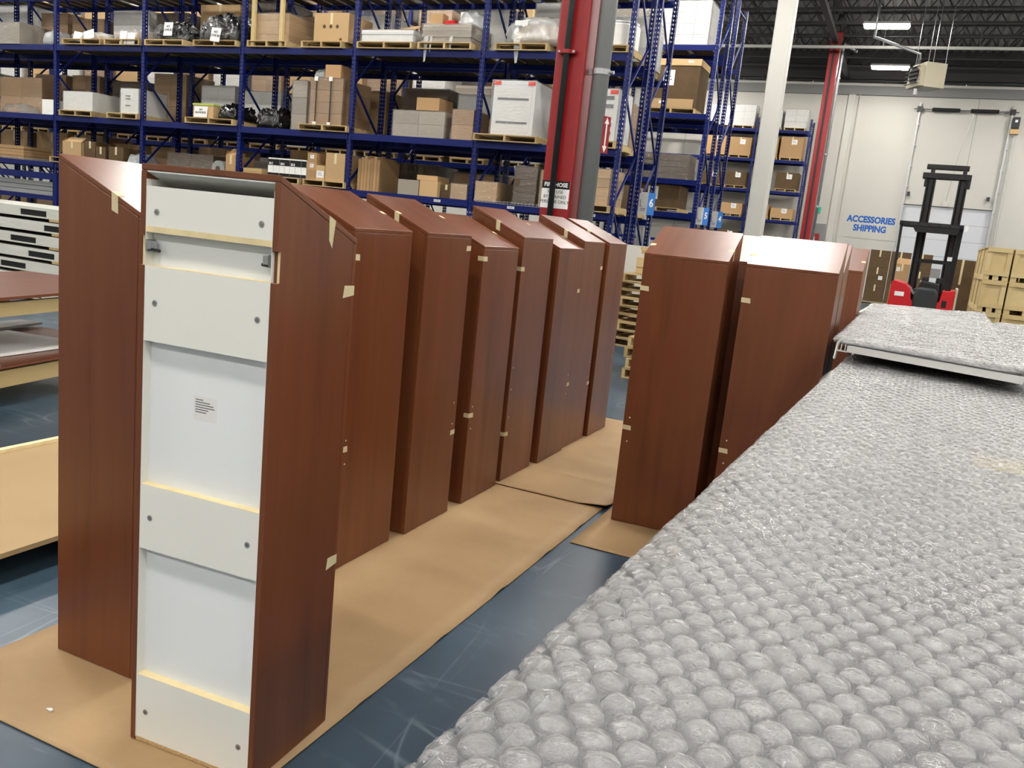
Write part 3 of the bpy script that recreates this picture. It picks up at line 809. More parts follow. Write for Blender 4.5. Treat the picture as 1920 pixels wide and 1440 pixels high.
def lump(name, label, cat, x0, x1, y0, y1, z0, z1, mat, seed=1, amp=.12, e=.55, group=None, fr=3.0, n=22, parent=None, kind=None):
    cx, cy = (x0+x1)/2, (y0+y1)/2; w, d, h = (x1-x0)/2, (y1-y0)/2, z1-z0
    m = MB(); sg = lambda v, p: math.copysign(abs(v)**p, v)
    rows = n//2
    for j in range(rows+1):
        ph = min(math.pi/2*j/rows, 1.5706)
        for i in range(n*2):
            th = math.pi*i/n
            p = Vector((sg(math.cos(th), e)*math.cos(ph)**e, sg(math.sin(th), e)*math.cos(ph)**e, math.sin(ph)**(e*1.2)))
            q = 1+amp*noise.noise(p*fr+Vector((seed*2.3, seed, 0)))+amp*.5*noise.noise(p*fr*2.7+Vector((seed, 5, seed)))
            m.v.append((w*p.x*min(q, 1.02), d*p.y*min(q, 1.02), max(0, h*p.z*q*.96)))
    W_ = n*2
    for j in range(rows):
        for i in range(W_): i2 = (i+1) % W_; m.f.append((j*W_+i, j*W_+i2, (j+1)*W_+i2, (j+1)*W_+i))
    m.f.append(tuple(reversed(range(W_))))
    o = m.build(name, mat, parent, (cx, cy, z0), smooth=True)
    if label: tag(o, label, cat, group)
    return o
def layers(name, label, cat, x0, x1, y0, y1, z0, z1, n, mat, group=None, film=None, seed=1, part='layer'):
    cx, cy = (x0+x1)/2, (y0+y1)/2; r_ = thing(name, label, cat, (cx, cy, z0), 0, group); h = (z1-z0)/n; rr = random.Random(seed)
    for i in range(n):
        a = rr.uniform(0, .03); b = rr.uniform(0, .03)
        piece(part, mat, r_, x0-cx+a, x1-cx-b, y0-cy+b, y1-cy-a, i*h+.002, (i+1)*h-.002)
    if film: inst('film', shell_mesh('film', (x1-x0)/2+.006, (y1-y0)/2+.006, z1-z0+.01, film, .02, seed, .1), r_)
    return r_
def paper(parent, x, y, z, w, h, tilt=0, lines=('A/C', 'GLOVE BOX'), mat='paper_white'):
    """a notice sheet hung on the aisle side of a load, in the local frame of its load"""
    lb = MB().box(-w/2, w/2, -.002, 0, -h/2, h/2).build('notice_sheet', mat, parent, (x, y, z)); lb.rotation_euler = (R(-6), tilt, 0)
    for i, s in enumerate(lines):
        if s: text('print', s, h*.24, 'print_black', lb, (0, -.003, h*(.2-.27*i)), (R(90), 0, 0), .002, 'CENTER')
    return lb

YF = 13.96
D1, D2, D3, D0 = 4.555, 3.025, 1.975, 0.0      # deck heights
GP = 'pallets on the front rack'
# --- upper deck, from the end away from the column to the column
wrapped('pale film-wrapped carton on the upper deck beside the translucent bag', -20.6, -19.3, YF, 14.9, D1, 5.04, 1, 1, 'carton_grey', seed=2)
lump('plastic_bag', 'small translucent bag beside the post, next to the pale wrapped carton', 'bag', -18.72, -18.24, 14.05, 14.6, D1, 4.9, 'poly_bag', 3, .2)
def notices(o, lst):
    for a in lst: paper(o, *a)
pallet('shallow wooden pallet under the flat bagged parts with two tilted notices', -17.25, 14.4, D1, 1.2, .95, GP)
o = lump('bagged_parts', 'flat bagged parts with two tilted paper notices', 'bag', -17.85, -16.68, 14.0, 14.85, D1+.12, 4.87, 'poly_bag', 5, .25)
lump('cloth', None, None, -.5, .5, -.36, .36, .0, .17, 'carton_tan', 6, .3, parent=o)
notices(o, [(-.18, -.42, .06, .26, .2, R(8), ('', '')), (.17, -.42, .1, .32, .19, R(-12), ('', ''))])
pallet('shallow wooden pallet under the bagged parts with upright notices', -16.02, 14.4, D1, 1.05, .95, GP)
o = lump('bagged_parts', 'bagged parts with a double upright paper notice', 'bag', -16.5, -15.56, 14.0, 14.85, D1+.12, 4.95, 'poly_bag', 8, .2)
lump('cloth', None, None, -.42, .42, -.36, .36, .0, .2, 'carton_tan', 9, .3, parent=o)
notices(o, [(.0, -.44, .04, .2, .27, 0, ('', '')), (.23, -.44, .02, .23, .25, 0, ('', ''))])
pallet('wooden pallet under the black bagged glove box parts', -14.8, 14.4, D1, 1.1, .95, GP)
o = lump('bagged_parts', 'low black bagged parts with a white GLOVE BOX notice', 'bag', -15.32, -14.28, 14.0, 14.8, D1+.12, 5.0, 'black_bag', 11, .4, fr=4)
lump('film', None, None, -.53, .53, -.42, .42, 0, .36, 'stretch_film', 12, .3, parent=o)
lump('bundle', None, None, -.38, .25, -.1, .3, .3, .46, 'black_bag', 13, .3, parent=o)
notices(o, [(.1, -.45, .21, .24, .27, 0)])
pallet('wooden pallet under the tall shiny bagged glove box parts', -13.42, 14.4, D1, 1.15, .95, GP)
o = lump('bagged_parts', 'tall shiny bagged parts with a white GLOVE BOX notice', 'bag', -14.0, -12.86, 13.98, 14.8, D1+.12, 5.2, 'black_bag', 17, .35, fr=3.4)
lump('film', None, None, -.575, .575, -.43, .43, 0, .56, 'stretch_film', 18, .35, parent=o, n=26)
notices(o, [(.04, -.46, .1, .25, .27, R(6))])
# post-and-frame load
pallet('wooden pallet under the load with two tall corner posts', -12.08, 14.42, D1, .98, 1.0, GP)
o = layers('stacked_sheets', 'wrapped stack of boards between two tall wooden posts', 'boards', -12.5, -11.62, 14.02, 14.9, D1+.12, 5.2, 4, 'carton_tan', film='stretch_film', seed=4)
for x in (-.42, .28): piece('corner_post', 'crate_wood', o, x-.03, x+.05, -.5, -.44, -.1, 1.16)
piece('corner_rail', 'crate_wood', o, -.42, .33, -.5, -.45, 1.08, 1.16)
pallet('wooden pallet under the carton with three dark round marks', -10.76, 14.42, D1, .95, 1.0, GP)
o = carton('tan carton with three dark round marks on its side', -11.02, -10.22, 14.02, 14.8, D1+.12, 5.2, 'carton_tan')
for i in range(3): MB().tube([(-.16+.15*i, -.3915, .28), (-.16+.15*i, -.39, .28)], .035, 12).build('round_mark', 'dark_carton', o)
MB().box(.2, .26, -.3915, -.39, .03, .07).build('round_mark', 'dark_carton', o)
pallet('wooden pallet under the flat film-wrapped bundle', -9.35, 14.42, D1, 1.2, 1.0, GP)
o = layers('stacked_sheets', 'flat film-wrapped bundle with an open carton lid on top', 'boards', -9.93, -8.79, 14.02, 14.85, D1+.12, 4.9, 3, 'foam_white', film='stretch_film', seed=9)
MB().quad((.2, -.3, .27), (.5, -.25, .27), (.42, .1, .42), (.18, .1, .4)).quad((.2, -.3, .262), (.18, .1, .39), (.42, .1, .41), (.5, -.25, .262)).build('carton_lid', 'carton_brown', o)
piece('board', 'tan_board', o, -.35, .25, -.3, .2, .235, .26)
pallet('wooden pallet under the untidy wrapped stack with red cloth', -8.08, 14.42, D1, 1.1, 1.0, GP)
o = layers('stacked_sheets', 'untidy film-wrapped stack with a hanging torn film end', 'boards', -8.62, -7.6, 14.02, 14.85, D1+.12, 5.0, 6, 'carton_grey', film='stretch_film', seed=14)
for (x, w, l) in ((-.42, .09, .42), (.1, .07, .2), (-.3, .05, .25)):
    MB().quad((x, -.46, .1), (x+w, -.46, .12), (x+w*.7, -.48, .1-l), (x+w*.3, -.48, .08-l)).build('film_end', 'poly_bag', o)
carton('small carton on the untidy wrapped stack', -8.5, -8.25, 14.1, 14.3, 5.0, 5.2, 'carton_brown', tape=False)
lump('red_cloth', 'bright red cloth on the untidy wrapped stack', 'cloth', -8.22, -7.98, 14.06, 14.3, 5.0, 5.09, 'red_cloth', 5, .3)
lump('plastic_bag', 'pale inflated plastic bag on the untidy wrapped stack', 'bag', -8.1, -7.55, 14.2, 14.8, 5.0, 5.32, 'poly_bag', 7, .15, e=.8)
pallet('wooden pallet under the plastic-draped machine next to the hose column', -6.58, 14.42, D1, 1.0, 1.0, GP)
o = lump('draped_machine', 'machine draped in pale plastic next to the hose column', 'machine', -7.05, -5.75, 14.0, 14.85, D1+.12, 5.16, 'poly_bag', 23, .18, e=.6)
lump('machine_body', None, None, -.5, .45, -.3, .3, 0, .4, 'carton_tan', 4, .1, parent=o)
MB().quad((-.36, -.44, .1), (-.22, -.44, .12), (-.24, -.47, -.32), (-.28, -.47, -.33)).build('film_end', 'poly_bag', o)
piece('notice_sheet', 'paper_white', o, -.36, -.12, -.43, -.425, .3, .38)
pallet('wooden pallet under the white plastic drum at the rack end', -4.98, 14.42, D1, .62, .9, GP)
o = MB().tube([(0, 0, 0), (0, 0, .36), (0, 0, .4)], [.31, .31, .27], 32).build('plastic_drum', 'white_carton', None, (-4.98, 14.45, D1+.12), smooth=False); tag(o, 'white plastic drum at the rack end beside the grey pipe', 'drum')
MB().tube([(0, 0, .4), (0, 0, .425)], .29, 32).build('lid', 'foam_white', o)
# --- middle deck
lump('film_heap', 'low heap of film beside the small white box', 'film', -20.1, -19.1, 14.0, 14.42, D2, 3.25, 'stretch_film', 31, .2)
wrapped('grey-brown wrapped carton stack behind the low heap of film', -20.7, -19.2, 14.45, 15.0, D2, 3.9, 2, 2, 'carton_brown', seed=33)
carton('small pale box beside the post, near the heap of film', -18.62, -18.24, 14.02, 14.4, D2, 3.36, 'white_carton', tape=False)
pallet('wooden pallet under the long white wrapped box', -17.42, 14.42, D2, 1.05, 1.0, GP)
wrapped('long white film-wrapped box with a sloping look', -17.9, -16.94, 13.98, 14.95, D2+.12, 3.57, 1, 1, 'white_carton', seed=35, ny=1)
pallet('wooden pallet under the tall white box with grey print', -15.98, 14.42, D2, .92, 1.0, GP)
o = wrapped('tall white film-wrapped box with grey print', -16.1, -15.55, 13.98, 14.8, D2+.12, 3.68, 1, 1, 'white_carton', seed=36, ny=1)
for z in (.16, .3, .36): piece('print_line', 'print_grey', o, -.1, .05, -.418, -.4165, z, z+.018)
pallet('wooden pallet under the green-edged box and black heap', -13.5, 14.42, D2, 1.3, 1.0, GP)
o = carton('box with green top and a GLOVE BOX notice', -14.0, -13.45, 14.0, 14.45, D2+.12, 3.42, 'carton_tan', tape=False)
piece('green_lid', 'pale_green', o, -.285, .285, -.235, .235, .255, .29)
paper(o, -.05, -.24, .12, .36, .22, 0)
lump('black_bag', 'heap of black bags next to the green-edged box', 'bag', -13.42, -12.86, 14.0, 14.8, D2+.12, 3.46, 'black_bag', 41, .45, fr=4)
lump('black_bag', 'black bundle with loose ends beyond the post from the green-edged box', 'bag', -12.6, -11.9, 14.2, 14.9, D2, 3.45, 'black_bag', 42, .4, fr=4)
pallet('wooden pallet under the strapped carton stack', -10.63, 14.42, D2, 1.16, 1.0, GP)
o = wrapped('tall stack of brown cartons strapped with dark bands', -11.02, -10.24, 13.99, 14.95, D2+.12, 4.02, 1, 4, 'carton_brown', seed=44, ny=2)
for x in (-.22, .12):
    piece('strap', 'black_plastic', o, x-.012, x+.012, -.5, -.496, 0, .88)
    for z in (.0, .84): piece('strap_guard', 'paper_white', o, x-.05, x+.03, -.506, -.5, z-.03, z+.05)
carton('single brown carton on top of the strapped stack', -10.72, -10.36, 14.05, 14.6, 4.03, 4.27, 'carton_brown', tape=False)
lump('plastic_bag', 'crumpled clear bag on top of the strapped stack', 'bag', -11.05, -10.76, 14.1, 14.4, 4.03, 4.2, 'poly_bag', 45, .3)
wrapped('grey wrapped stack beside the strapped carton stack', -11.62, -11.24, 14.2, 14.95, D2, 4.0, 1, 3, 'carton_grey', seed=46)
o = wrapped('pair of shiny film-wrapped cartons with a glare patch', -9.1, -7.98, 14.0, 14.8, D2, 3.5, 2, 2, 'carton_grey', seed=47, amp=.006)
carton('brown carton on top of the shiny wrapped pair', -8.66, -8.18, 14.1, 14.6, 3.52, 3.74, 'carton_brown', tape=False)
wrapped('brown film-wrapped carton beside the post', -7.86, -7.4, 14.02, 14.8, D2, 3.56, 1, 2, 'carton_brown', seed=48)
def white_machine(label, x0, x1, z0, z1, seed, slots, reds):
    cx = (x0+x1)/2; w = (x1-x0)/2; h = z1-z0
    r_ = thing('white_machine', label, 'machine', (cx, 14.4, z0))
    bevel(MB().box(-w, w, -.38, .4, 0, h).build('housing', 'foam_white', r_), .01)
    piece('face_frame', 'white_carton', r_, -w+.06, w-.06, -.386, -.38, .06, h-.12)
    for (a, b, z, t) in slots: piece('handle_slot', 'print_grey', r_, -w+2*w*a, -w+2*w*b, -.392, -.386, h*z, h*z+t)
    for (a, b) in reds: piece('red_label', 'label_red', r_, -w+2*w*a, -w+2*w*b, -.39, -.384, h-.075, h-.01)
    inst('film', shell_mesh('film', w+.02, .42, h+.01, 'stretch_film', .015, seed, .09), r_, (0, .01, 0))
    return r_
pallet('wide wooden pallet under the big white machine, jutting out at the post', -6.7, 14.4, D2, 1.24, 1.05, GP)
white_machine('big white wrapped machine with two red labels next to the hose column', -7.06, -6.26, D2+.12, 4.07, 51, [(.12, .86, .65, .035), (.12, .86, .22, .035)], [(0, .17), (.82, .99)])
pallet('wooden pallet under the slim white machine at the rack end', -5.02, 14.4, D2, .66, .95, GP)
white_machine('slim white wrapped machine with one red label at the rack end', -5.28, -4.75, D2+.12, 3.98, 52, [(.5, .86, .8, .06), (.5, .86, .64, .06), (.5, .86, .28, .06), (.5, .86, .12, .06)], [(.72, .98)])
# --- lower deck
layers('stacked_boards', 'short pile of brown boards near the wire mesh edging', 'boards', -20.5, -19.3, 14.05, 14.8, D3, 2.28, 4, 'carton_brown', seed=61)
pallet('wooden pallet crossing the post under the open carton', -17.75, 14.42, D3, 1.0, 1.0, GP)
carton('open tan carton with raised flaps on the low deck', -17.92, -17.3, 14.0, 14.5, D3+.12, 2.46, 'carton_tan', open_=True)
for i, (a, b, z) in enumerate(((-17.26, -16.92, 2.5), (-16.9, -16.6, 2.4), (-16.5, -16.05, 2.42))):
    carton(('dark brown carton next to the open one', 'dark brown taped carton between two others of its kind', 'dark square carton beside the white bag')[i], a, b, 14.05, 14.6, D3+(.12 if a < -17.25 else 0), z, 'dark_carton')
lump('white_bag', 'flat white bag on the low deck by the dark square carton', 'bag', -15.98, -15.55, 14.0, 14.7, D3, 2.32, 'poly_bag', 63, .2)
wrapped('dark wrapped carton behind the open reel', -14.9, -13.6, 14.2, 14.95, D3, 2.42, 2, 1, 'dark_carton', seed=64)
o = MB().tube([(0, -.25, .17), (0, .25, .17)], .17, 20).build('film_reel', 'poly_bag', None, (-13.32, 14.3, D3)); tag(o, 'shiny reel lying between dark cartons', 'reel')
MB().tube([(0, -.26, .17), (0, .26, .17)], .06, 14).build('core', 'dark_carton', o)
carton('brown carton with one flap up beside the reel', -13.12, -12.84, 14.05, 14.6, D3, 2.44, 'carton_brown', open_=True)
pallet('low wooden pallet with scraps beside the black and white boxes', -12.41, 14.42, D3, .55, 1.0, GP)
layers('stacked_boards', 'flat scraps of board on the low pallet', 'boards', -12.66, -12.16, 14.05, 14.7, D3+.12, 2.22, 2, 'pallet_wood', seed=66)
pallet('wooden pallet under the black and white printed boxes', -11.62, 14.44, D3, .98, 1.0, GP)
for i, (a, b) in enumerate(((-11.96, -11.68), (-11.67, -11.42), (-11.41, -11.14), (-11.13, -11.01))):
    o = MB().box(-(b-a)/2, (b-a)/2, -.18, .18, 0, .36).build('printed_box', 'white_carton', None, ((a+b)/2, 14.18, D3+.12))
    tag(o, 'white box with black printed bands, in a row of four', 'box', 'row of black and white printed boxes')
    piece('print_band', 'print_black', o, -(b-a)/2-.001, (b-a)/2+.001, -.183, -.18, .215, .335)
    piece('print_band', 'print_black', o, -(b-a)/2-.001, (b-a)/2+.001, -.183, -.18, .005, .07)
    if b-a > .2:
        text('print', '20.5', .06, 'paper_white', o, (-(b-a)/2+.02, -.1845, .25), (R(90), 0, 0), .002)
        for k in range(4): piece('print_mark', 'print_grey', o, -.01, .006, -.1825, -.18, .095+.028*k, .105+.028*k)
pallet('wooden pallet under the cartons with white stickers', -10.54, 14.44, D3, 1.0, 1.0, GP)
for k in range(3):
    carton('small orange-brown carton with a sticker, %s in a stack of three' % ('bottom', 'middle', 'top')[k], -10.99, -10.77, 14.0, 14.3, D3+.12+.172*k, D3+.12+.172*(k+1)-.003, 'carton_brown', tape=False, paper=(.5, .55, .09, .07) if k else None)
carton('small tan carton with a wide sticker before the large one', -10.76, -10.56, 13.99, 14.3, D3+.12, 2.38, 'carton_tan', tape=False, paper=(.5, .4, .17, .13))
o = carton('large tan carton with a sticker on its lid', -10.55, -10.1, 14.0, 14.6, D3+.12, 2.63, 'carton_tan')
piece('paper_label', 'paper_white', o, -.03, .1, -.28, -.15, .536, .538)
o = thing('standing_panels', 'upright flat cartons leaning together beside the post', 'boards', (-9.69, 14.57, D3))
for i in range(7): piece('panel', 'carton_brown', o, -.24+.072*i, -.175+.072*i, -.37, .33, .003, .6+.03*(i % 3))
carton('low grey-brown carton of a pair, with another carton on it', -8.87, -8.42, 14.0, 14.6, D3, 2.25, 'carton_grey', tape=False)
carton('low pale carton of a pair, glossy side', -8.4, -8.02, 14.0, 14.6, D3, 2.26, 'carton_tan', tape=False)
carton('flat carton lying across the low pair', -8.56, -8.12, 14.15, 14.6, 2.27, 2.36, 'carton_tan', tape=False)
carton('dark carton between the low pair and the wrapped one', -8.0, -7.78, 14.1, 14.7, D3, 2.22, 'dark_carton')
wrapped('tan wrapped carton before the post on the low deck', -7.76, -7.4, 14.0, 14.7, D3, 2.26, 1, 1, 'carton_tan', seed=72)
wrapped('tan wrapped carton with bulging side by the wire mesh', -7.26, -6.8, 14.0, 14.7, D3, 2.34, 1, 1, 'carton_tan', seed=73, amp=.03)
wrapped('dark stretch-wrapped stack beside the hose column', -6.5, -6.05, 14.0, 14.8, D3, 2.65, 1, 3, 'dark_carton', seed=74, amp=.03)
wrapped('tan stretch-wrapped stack touching the dark one by the hose column', -6.03, -5.55, 14.05, 14.8, D3, 2.62, 2, 4, 'carton_tan', seed=75)
pallet('wooden pallet under the wrapped stack at the rack end', -5.0, 14.42, D3, .68, 1.0, GP)
wrapped('wrapped stack of tan cartons at the rack end beside the grey pipe', -5.28, -4.72, 14.0, 14.8, D3+.12, 2.7, 2, 4, 'carton_tan', seed=76, amp=.02)
# floor level below the racks
for i, x in enumerate((-19.4, -17.6, -16.3, -14.7, -13.4, -11.8, -10.8, -9.2, -8.0, -6.5, -5.4)):
    for k in range(3 if i % 3 else 6):
        pallet('weathered empty pallet in the piles under the front rack', x, 14.55, .12*k, 1.05, 1.0, 'pallet piles under the front rack', simple=True)
    if i % 3: wrapped('wrapped carton load on a pallet pile under the front rack', x-.5, x+.5, 14.1, 15.0, .36, 1.2+.1*(i % 4), 2, 2, 'carton_brown', 'loads under the front rack', 80+i, step=.14)

# --- loads in the racks behind: rows of look-alikes
BAYN = ('beyond the end bays', 'beyond the end bays', 'beyond the end bays', 'beyond the outermost bay', 'beyond the outermost bay', 'behind the film heap bay', 'behind the long white box bay',
        'behind the green-edged box bay', 'behind the strapped carton bay', 'behind the shiny pair bay', 'behind the white machine bay')
def back_loads(yf, levels, decks, clear, bays, place, seed):
    rr = random.Random(seed); AX = BXL+BX
    for bi in bays:
        xa, xb = AX[bi]+.12, AX[bi+1]-.12; mid = (xa+xb)/2
        for li, z in enumerate(levels):
            zz = z+(.056 if z else 0); hmax = clear[li]; tail = '%s of the %s, %s' % (decks[li], place, BAYN[bi]); gr = 'loads of the '+place
            for (a, b) in ((xa, mid-.06), (mid+.06, xb)):
                q = rr.random()*(.33 if z == 0 else 1); w = rr.uniform(.95, b-a); x0 = a+rr.uniform(0, b-a-w); h = rr.uniform(.6, .98)*hmax
                pallet('loaded pallet, '+tail, x0+w/2, yf+.5, zz, 1.0 if w > .95 else .9, .95, 'pallets of the '+place, simple=True)
                z0 = zz+.12; h -= .12; h = max(h, .2)
                if q < .34: wrapped('film-wrapped brown cartons, '+tail, x0, x0+w, yf+.02, yf+.92, z0, z0+h, 2, max(1, int(h/.3)), 'carton_brown', gr, rr.randrange(999), ny=1, step=.16)
                elif q < .58: wrapped('film-wrapped pale cartons, '+tail, x0, x0+w, yf+.02, yf+.92, z0, z0+h, 2, max(1, int(h/.25)), 'white_carton', gr, rr.randrange(999), ny=1, step=.16)
                elif q < .8: carton('plain carton, '+tail, x0, x0+w, yf+.05, yf+.9, z0, z0+h, 'carton_tan', gr)
                elif q < .9: wrapped('film-wrapped dark cartons, '+tail, x0, x0+w, yf+.02, yf+.92, z0, z0+h, 2, 2, 'dark_carton', gr, rr.randrange(999), ny=1, step=.16)
                else: layers('stacked_boards', 'flat boards, '+tail, 'boards', x0, x0+w, yf+.05, yf+.9, z0, z0+min(h, .35), 5, 'carton_grey', gr, seed=rr.randrange(99))
back_loads(15.42, [.0]+LV[:3], ('floor', 'low deck', 'middle deck', 'upper deck'), [1.6, .8, 1.3, 1.3], range(3, 11), 'back-to-back rack', 5)
# the end of the rack across the second aisle is in plain view and gets its own loads
back_loads(20.16, LV3, ('low deck', 'middle deck', 'upper deck', 'top deck'), [.6, 1.3, 1.3, 1.2], range(1, 10), 'second aisle rack', 9)
back_loads(21.8, LV3[1:], ('middle deck', 'upper deck', 'top deck'), [1.3, 1.3, 1.2], range(1, 10), 'rearmost aisle rack', 12)
wrapped('bright film-wrapped load of pale boxes on the top of the second aisle rack', -6.3, -4.9, 20.2, 21.1, 6.02, 7.0, 4, 4, 'white_carton', seed=90)
wrapped('film-wrapped pale load leaning out behind the signs of aisle six', -7.2, -6.4, 20.2, 21.1, 6.02, 6.9, 2, 3, 'carton_grey', seed=94)
pallet('wooden pallet under the big dark carton with a white sheet', -5.55, 20.68, 4.516, 1.15, 1.0, 'second aisle end bay pallets')
o = carton('big dark carton with a white sheet label and tan top band', -6.12, -4.98, 20.2, 21.1, 4.64, 5.72, 'dark_carton', tape=False, paper=(.38, .62, .26, .34))
piece('lid_band', 'carton_tan', o, -.585, .585, -.465, .465, .94, 1.085); piece('base_band', 'carton_tan', o, -.5, .5, -.47, -.45, 0, .2)
piece('paper_label', 'paper_white', o, .28, .4, -.468, -.465, 1.0, 1.05); piece('paper_label', 'paper_white', o, -.3, -.18, -.473, -.47, .09, .15)
layers('stacked_boards', 'dark stack of boards in limp grey film under the big dark carton', 'boards', -6.5, -4.95, 20.2, 21.0, 3.036, 3.6, 4, 'dark_carton', film='stretch_film', seed=92)
pallet('wooden pallet under the ribbed brown carton with a printed sheet', -5.6, 20.68, 2.276, 1.1, 1.0, 'second aisle end bay pallets', h=.1)
carton('ribbed brown carton with a printed white sheet', -6.1, -5.1, 20.2, 21.1, 2.38, 2.9, 'dark_carton', tape=False, paper=(.38, .62, .25, .3))
for k in range(2):
    for i in range(3): carton('dark carton in the low pile at the end of the second aisle rack', -6.4+.5*i, -5.95+.5*i, 20.2, 20.9, .36*k+.14, .36*k+.48, 'dark_carton', 'low pile of dark cartons')
for i in range(2): pallet('pallet under the low pile of dark cartons', -6.0+1.0*i, 20.6, .0, 1.0, 1.0, 'pallets of the low dark pile', simple=True, h=.138)
for i, z in enumerate(LVW):
    for j, (a, b) in enumerate(((-6.75, -5.9), (-5.8, -4.85), (-9.0, -8.1), (-8.0, -7.05))):
        if (i, j) in ((1, 2), (2, 0)): continue
        zz = z+.056; h = (.55, .5, .7, .95, .9)[i]*(.8+.2*((i*3+j*5) % 4)/3)
        dk = ('lowest', 'second', 'third', 'fourth', 'top')[i]; bay = 'end bay' if j < 2 else 'bay behind the white column'
        pallet('small pallet on the %s deck of the wall rack, %s' % (dk, bay), (a+b)/2, 39.98, zz, .9, .9, 'wall rack pallets', simple=True)
        if i == 4: wrapped('shiny wrapped load on the top deck of the wall rack, %s' % bay, a, b, 39.55, 40.4, zz+.12, zz+.12+h, 2, 3, 'white_carton', 'wall rack top loads', 200+j, ny=1, step=.2)
        elif i % 2: carton('brown labelled carton on the %s deck of the wall rack, %s' % (dk, bay), a, b, 39.55, 40.4, zz+.12, zz+.12+h, 'carton_brown', 'wall rack brown cartons', paper=(.6, .75, .22, .2))
        else: carton('dark labelled carton on the %s deck of the wall rack, %s' % (dk, bay), a, b, 39.55, 40.4, zz+.12, zz+.12+h, 'dark_carton', 'wall rack dark cartons', paper=(.6, .75, .22, .2))

# aisle number signs folded round the rack ends
def aisle_sign(num, x, y, z, label, h=.4):
    """folded plate hooked on the end of a rack: a white leaf with an emblem and a blue leaf with the number"""
    s = thing('aisle_sign', label, 'sign', (x, y, z), 0)
    P0, P1, P2 = Vector((-.15, .0, 0)), Vector((.03, -.06, 0)), Vector((.13, .07, 0))
    def leaf(name, A, B, mat):
        n_ = Vector((B.y-A.y, -(B.x-A.x), 0)).normalized()*.003
        return MB().prism([(A.x, A.y), (B.x, B.y), (B.x-n_.x, B.y-n_.y), (A.x-n_.x, A.y-n_.y)], 2, -h/2, h/2).build(name, mat, s)
    a = leaf('white_leaf', P0, P1, 'paper_white'); b = leaf('blue_leaf', P1, P2, 'sign_blue')
    d = (P2-P1); n_ = Vector((d.y, -d.x, 0)).normalized(); c = (P1+P2)/2+n_*.002
    text('number', num, .2, 'paper_white', b, (c.x, c.y, .01), (R(90), 0, math.atan2(d.y, d.x)), .006, 'CENTER', .9)
    d = (P1-P0).normalized(); n_ = Vector((d.y, -d.x, 0)).normalized(); an = math.atan2(d.y, d.x)
    for (u, z0, l, h_) in ((.03, -.06, .012, .13), (.03, -.06, .05, .01), (.05, -.1, .11, .012), (.05, -.13, .1, .012)):
        p = P0+d*(u+l/2)+n_*.002
        o = MB().box(-l/2, l/2, -.001, .001, 0, h_).build('emblem_mark', 'print_grey', a, (p.x, p.y, z0)); o.rotation_euler.z = an
    piece('hook', 'steel', s, -.16, -.13, -.01, .01, h/2-.02, h/2+.03)
    return s
aisle_sign('6', -4.45, 15.40, 2.24, 'aisle sign reading 6, hooked on the end of the racks by the hose column')
aisle_sign('5', -4.5, 20.3, 2.25, 'aisle sign reading 5, on the rack end across the second aisle')
aisle_sign('4', -4.5, 21.95, 2.25, 'aisle sign reading 4, on the farther rack end beside the sign reading 5')
lump('plastic_sheet', 'long white plastic sheet hanging behind the sign of aisle six', 'plastic sheet', -5.0, -4.72, 16.6, 17.1, .55, 2.1, 'poly_bag', 95, .3)
carton('pale carton under the hanging plastic sheet', -5.1, -4.65, 16.55, 17.15, 0, .5, 'carton_tan')

# ------------------------------------------------------------------ columns, pipes
def column(label, x, y, w, mat, h=9.6):
    c = thing('building_column', label, 'column', (x, y, 0))
    bevel(MB().box(-w/2, w/2, -w/2, w/2, .02, h).build('shaft', mat, c), .03, 3)
    piece('base_plate', 'concrete_grey', c, -w/2-.02, w/2+.02, -w/2-.02, w/2+.02, 0, .02)
    piece('cap_plate', 'joist_paint', c, -w/2, w/2, -w/2, w/2, h, h+.03)
    return c
column('square red column with the fire hose notice', -3.735, 9.38, .36, 'column_red')
hp = thing('hose_pipe', 'black vertical pipe strapped to the face of the red notice column', 'pipe', (-3.755, 9.145, 0))
MB().tube([(0, 0, .03), (0, 0, 9.0)], .034, 14).build('pipe', 'black_plastic', hp, smooth=True)
for z in (1.0, 3.55, 6.0):
    st = MB().box(-.1, .1, -.012, .04, -.02, .02).tube([(0, 0, -.02), (0, 0, .02)], .05, 14).build('strap', 'column_red', hp, (0, 0, z))
    for s in (-1, 1): MB().tube([(s*.085, -.02, 0), (s*.085, -.01, 0)], .014, 8).build('bolt', 'galvanised', st)
gp = thing('drain_pipe', 'thick grey pipe beside the red notice column', 'pipe', (-3.41, 9.36, 0))
MB().tube([(0, 0, 0), (0, 0, 9.5)], .095, 24).build('pipe', 'pipe_grey', gp, smooth=True)
for z in (1.0, 3.38, 6.0):
    cl = MB().tube([(0, 0, -.03), (0, 0, .03)], .103, 24).box(-.14, -.1, -.02, .02, -.03, .03).build('clamp', 'galvanised', gp, (0, 0, z))
    MB().tube([(.1, 0, 0), (.15, 0, 0)], .02, 10).build('bolt', 'galvanised', cl)
sg = thing('fire_hose_sign', 'black and white FIRE HOSE notice on the red column', 'sign', (-3.737, 9.198, 2.015))
MB().box(-.168, .168, 0, .004, -.152, .152).build('plate', 'paper_white', sg)
MB().box(-.168, .168, -.001, 0, .065, .152).build('header', 'print_black', sg)
text('lettering', 'FIRE HOSE', .062, 'paper_white', sg, (0, -.0022, .108), (R(90), 0, 0), .0022, 'CENTER')
for i, s_ in enumerate(('FOR USE', 'BY TRAINED', 'PERSONS ONLY')): text('lettering', s_, .05, 'print_black', sg, (0, -.0012, .03-.056*i), (R(90), 0, 0), 0, 'CENTER')
ar = thing('arrow_sign', 'narrow red arrow plate on the side of the grey pipe', 'sign', (-3.30, 9.38, 2.72), R(62))
MB().box(-.03, .08, 0, .003, -.2, .2).build('plate', 'label_red' if False else 'column_red', ar)
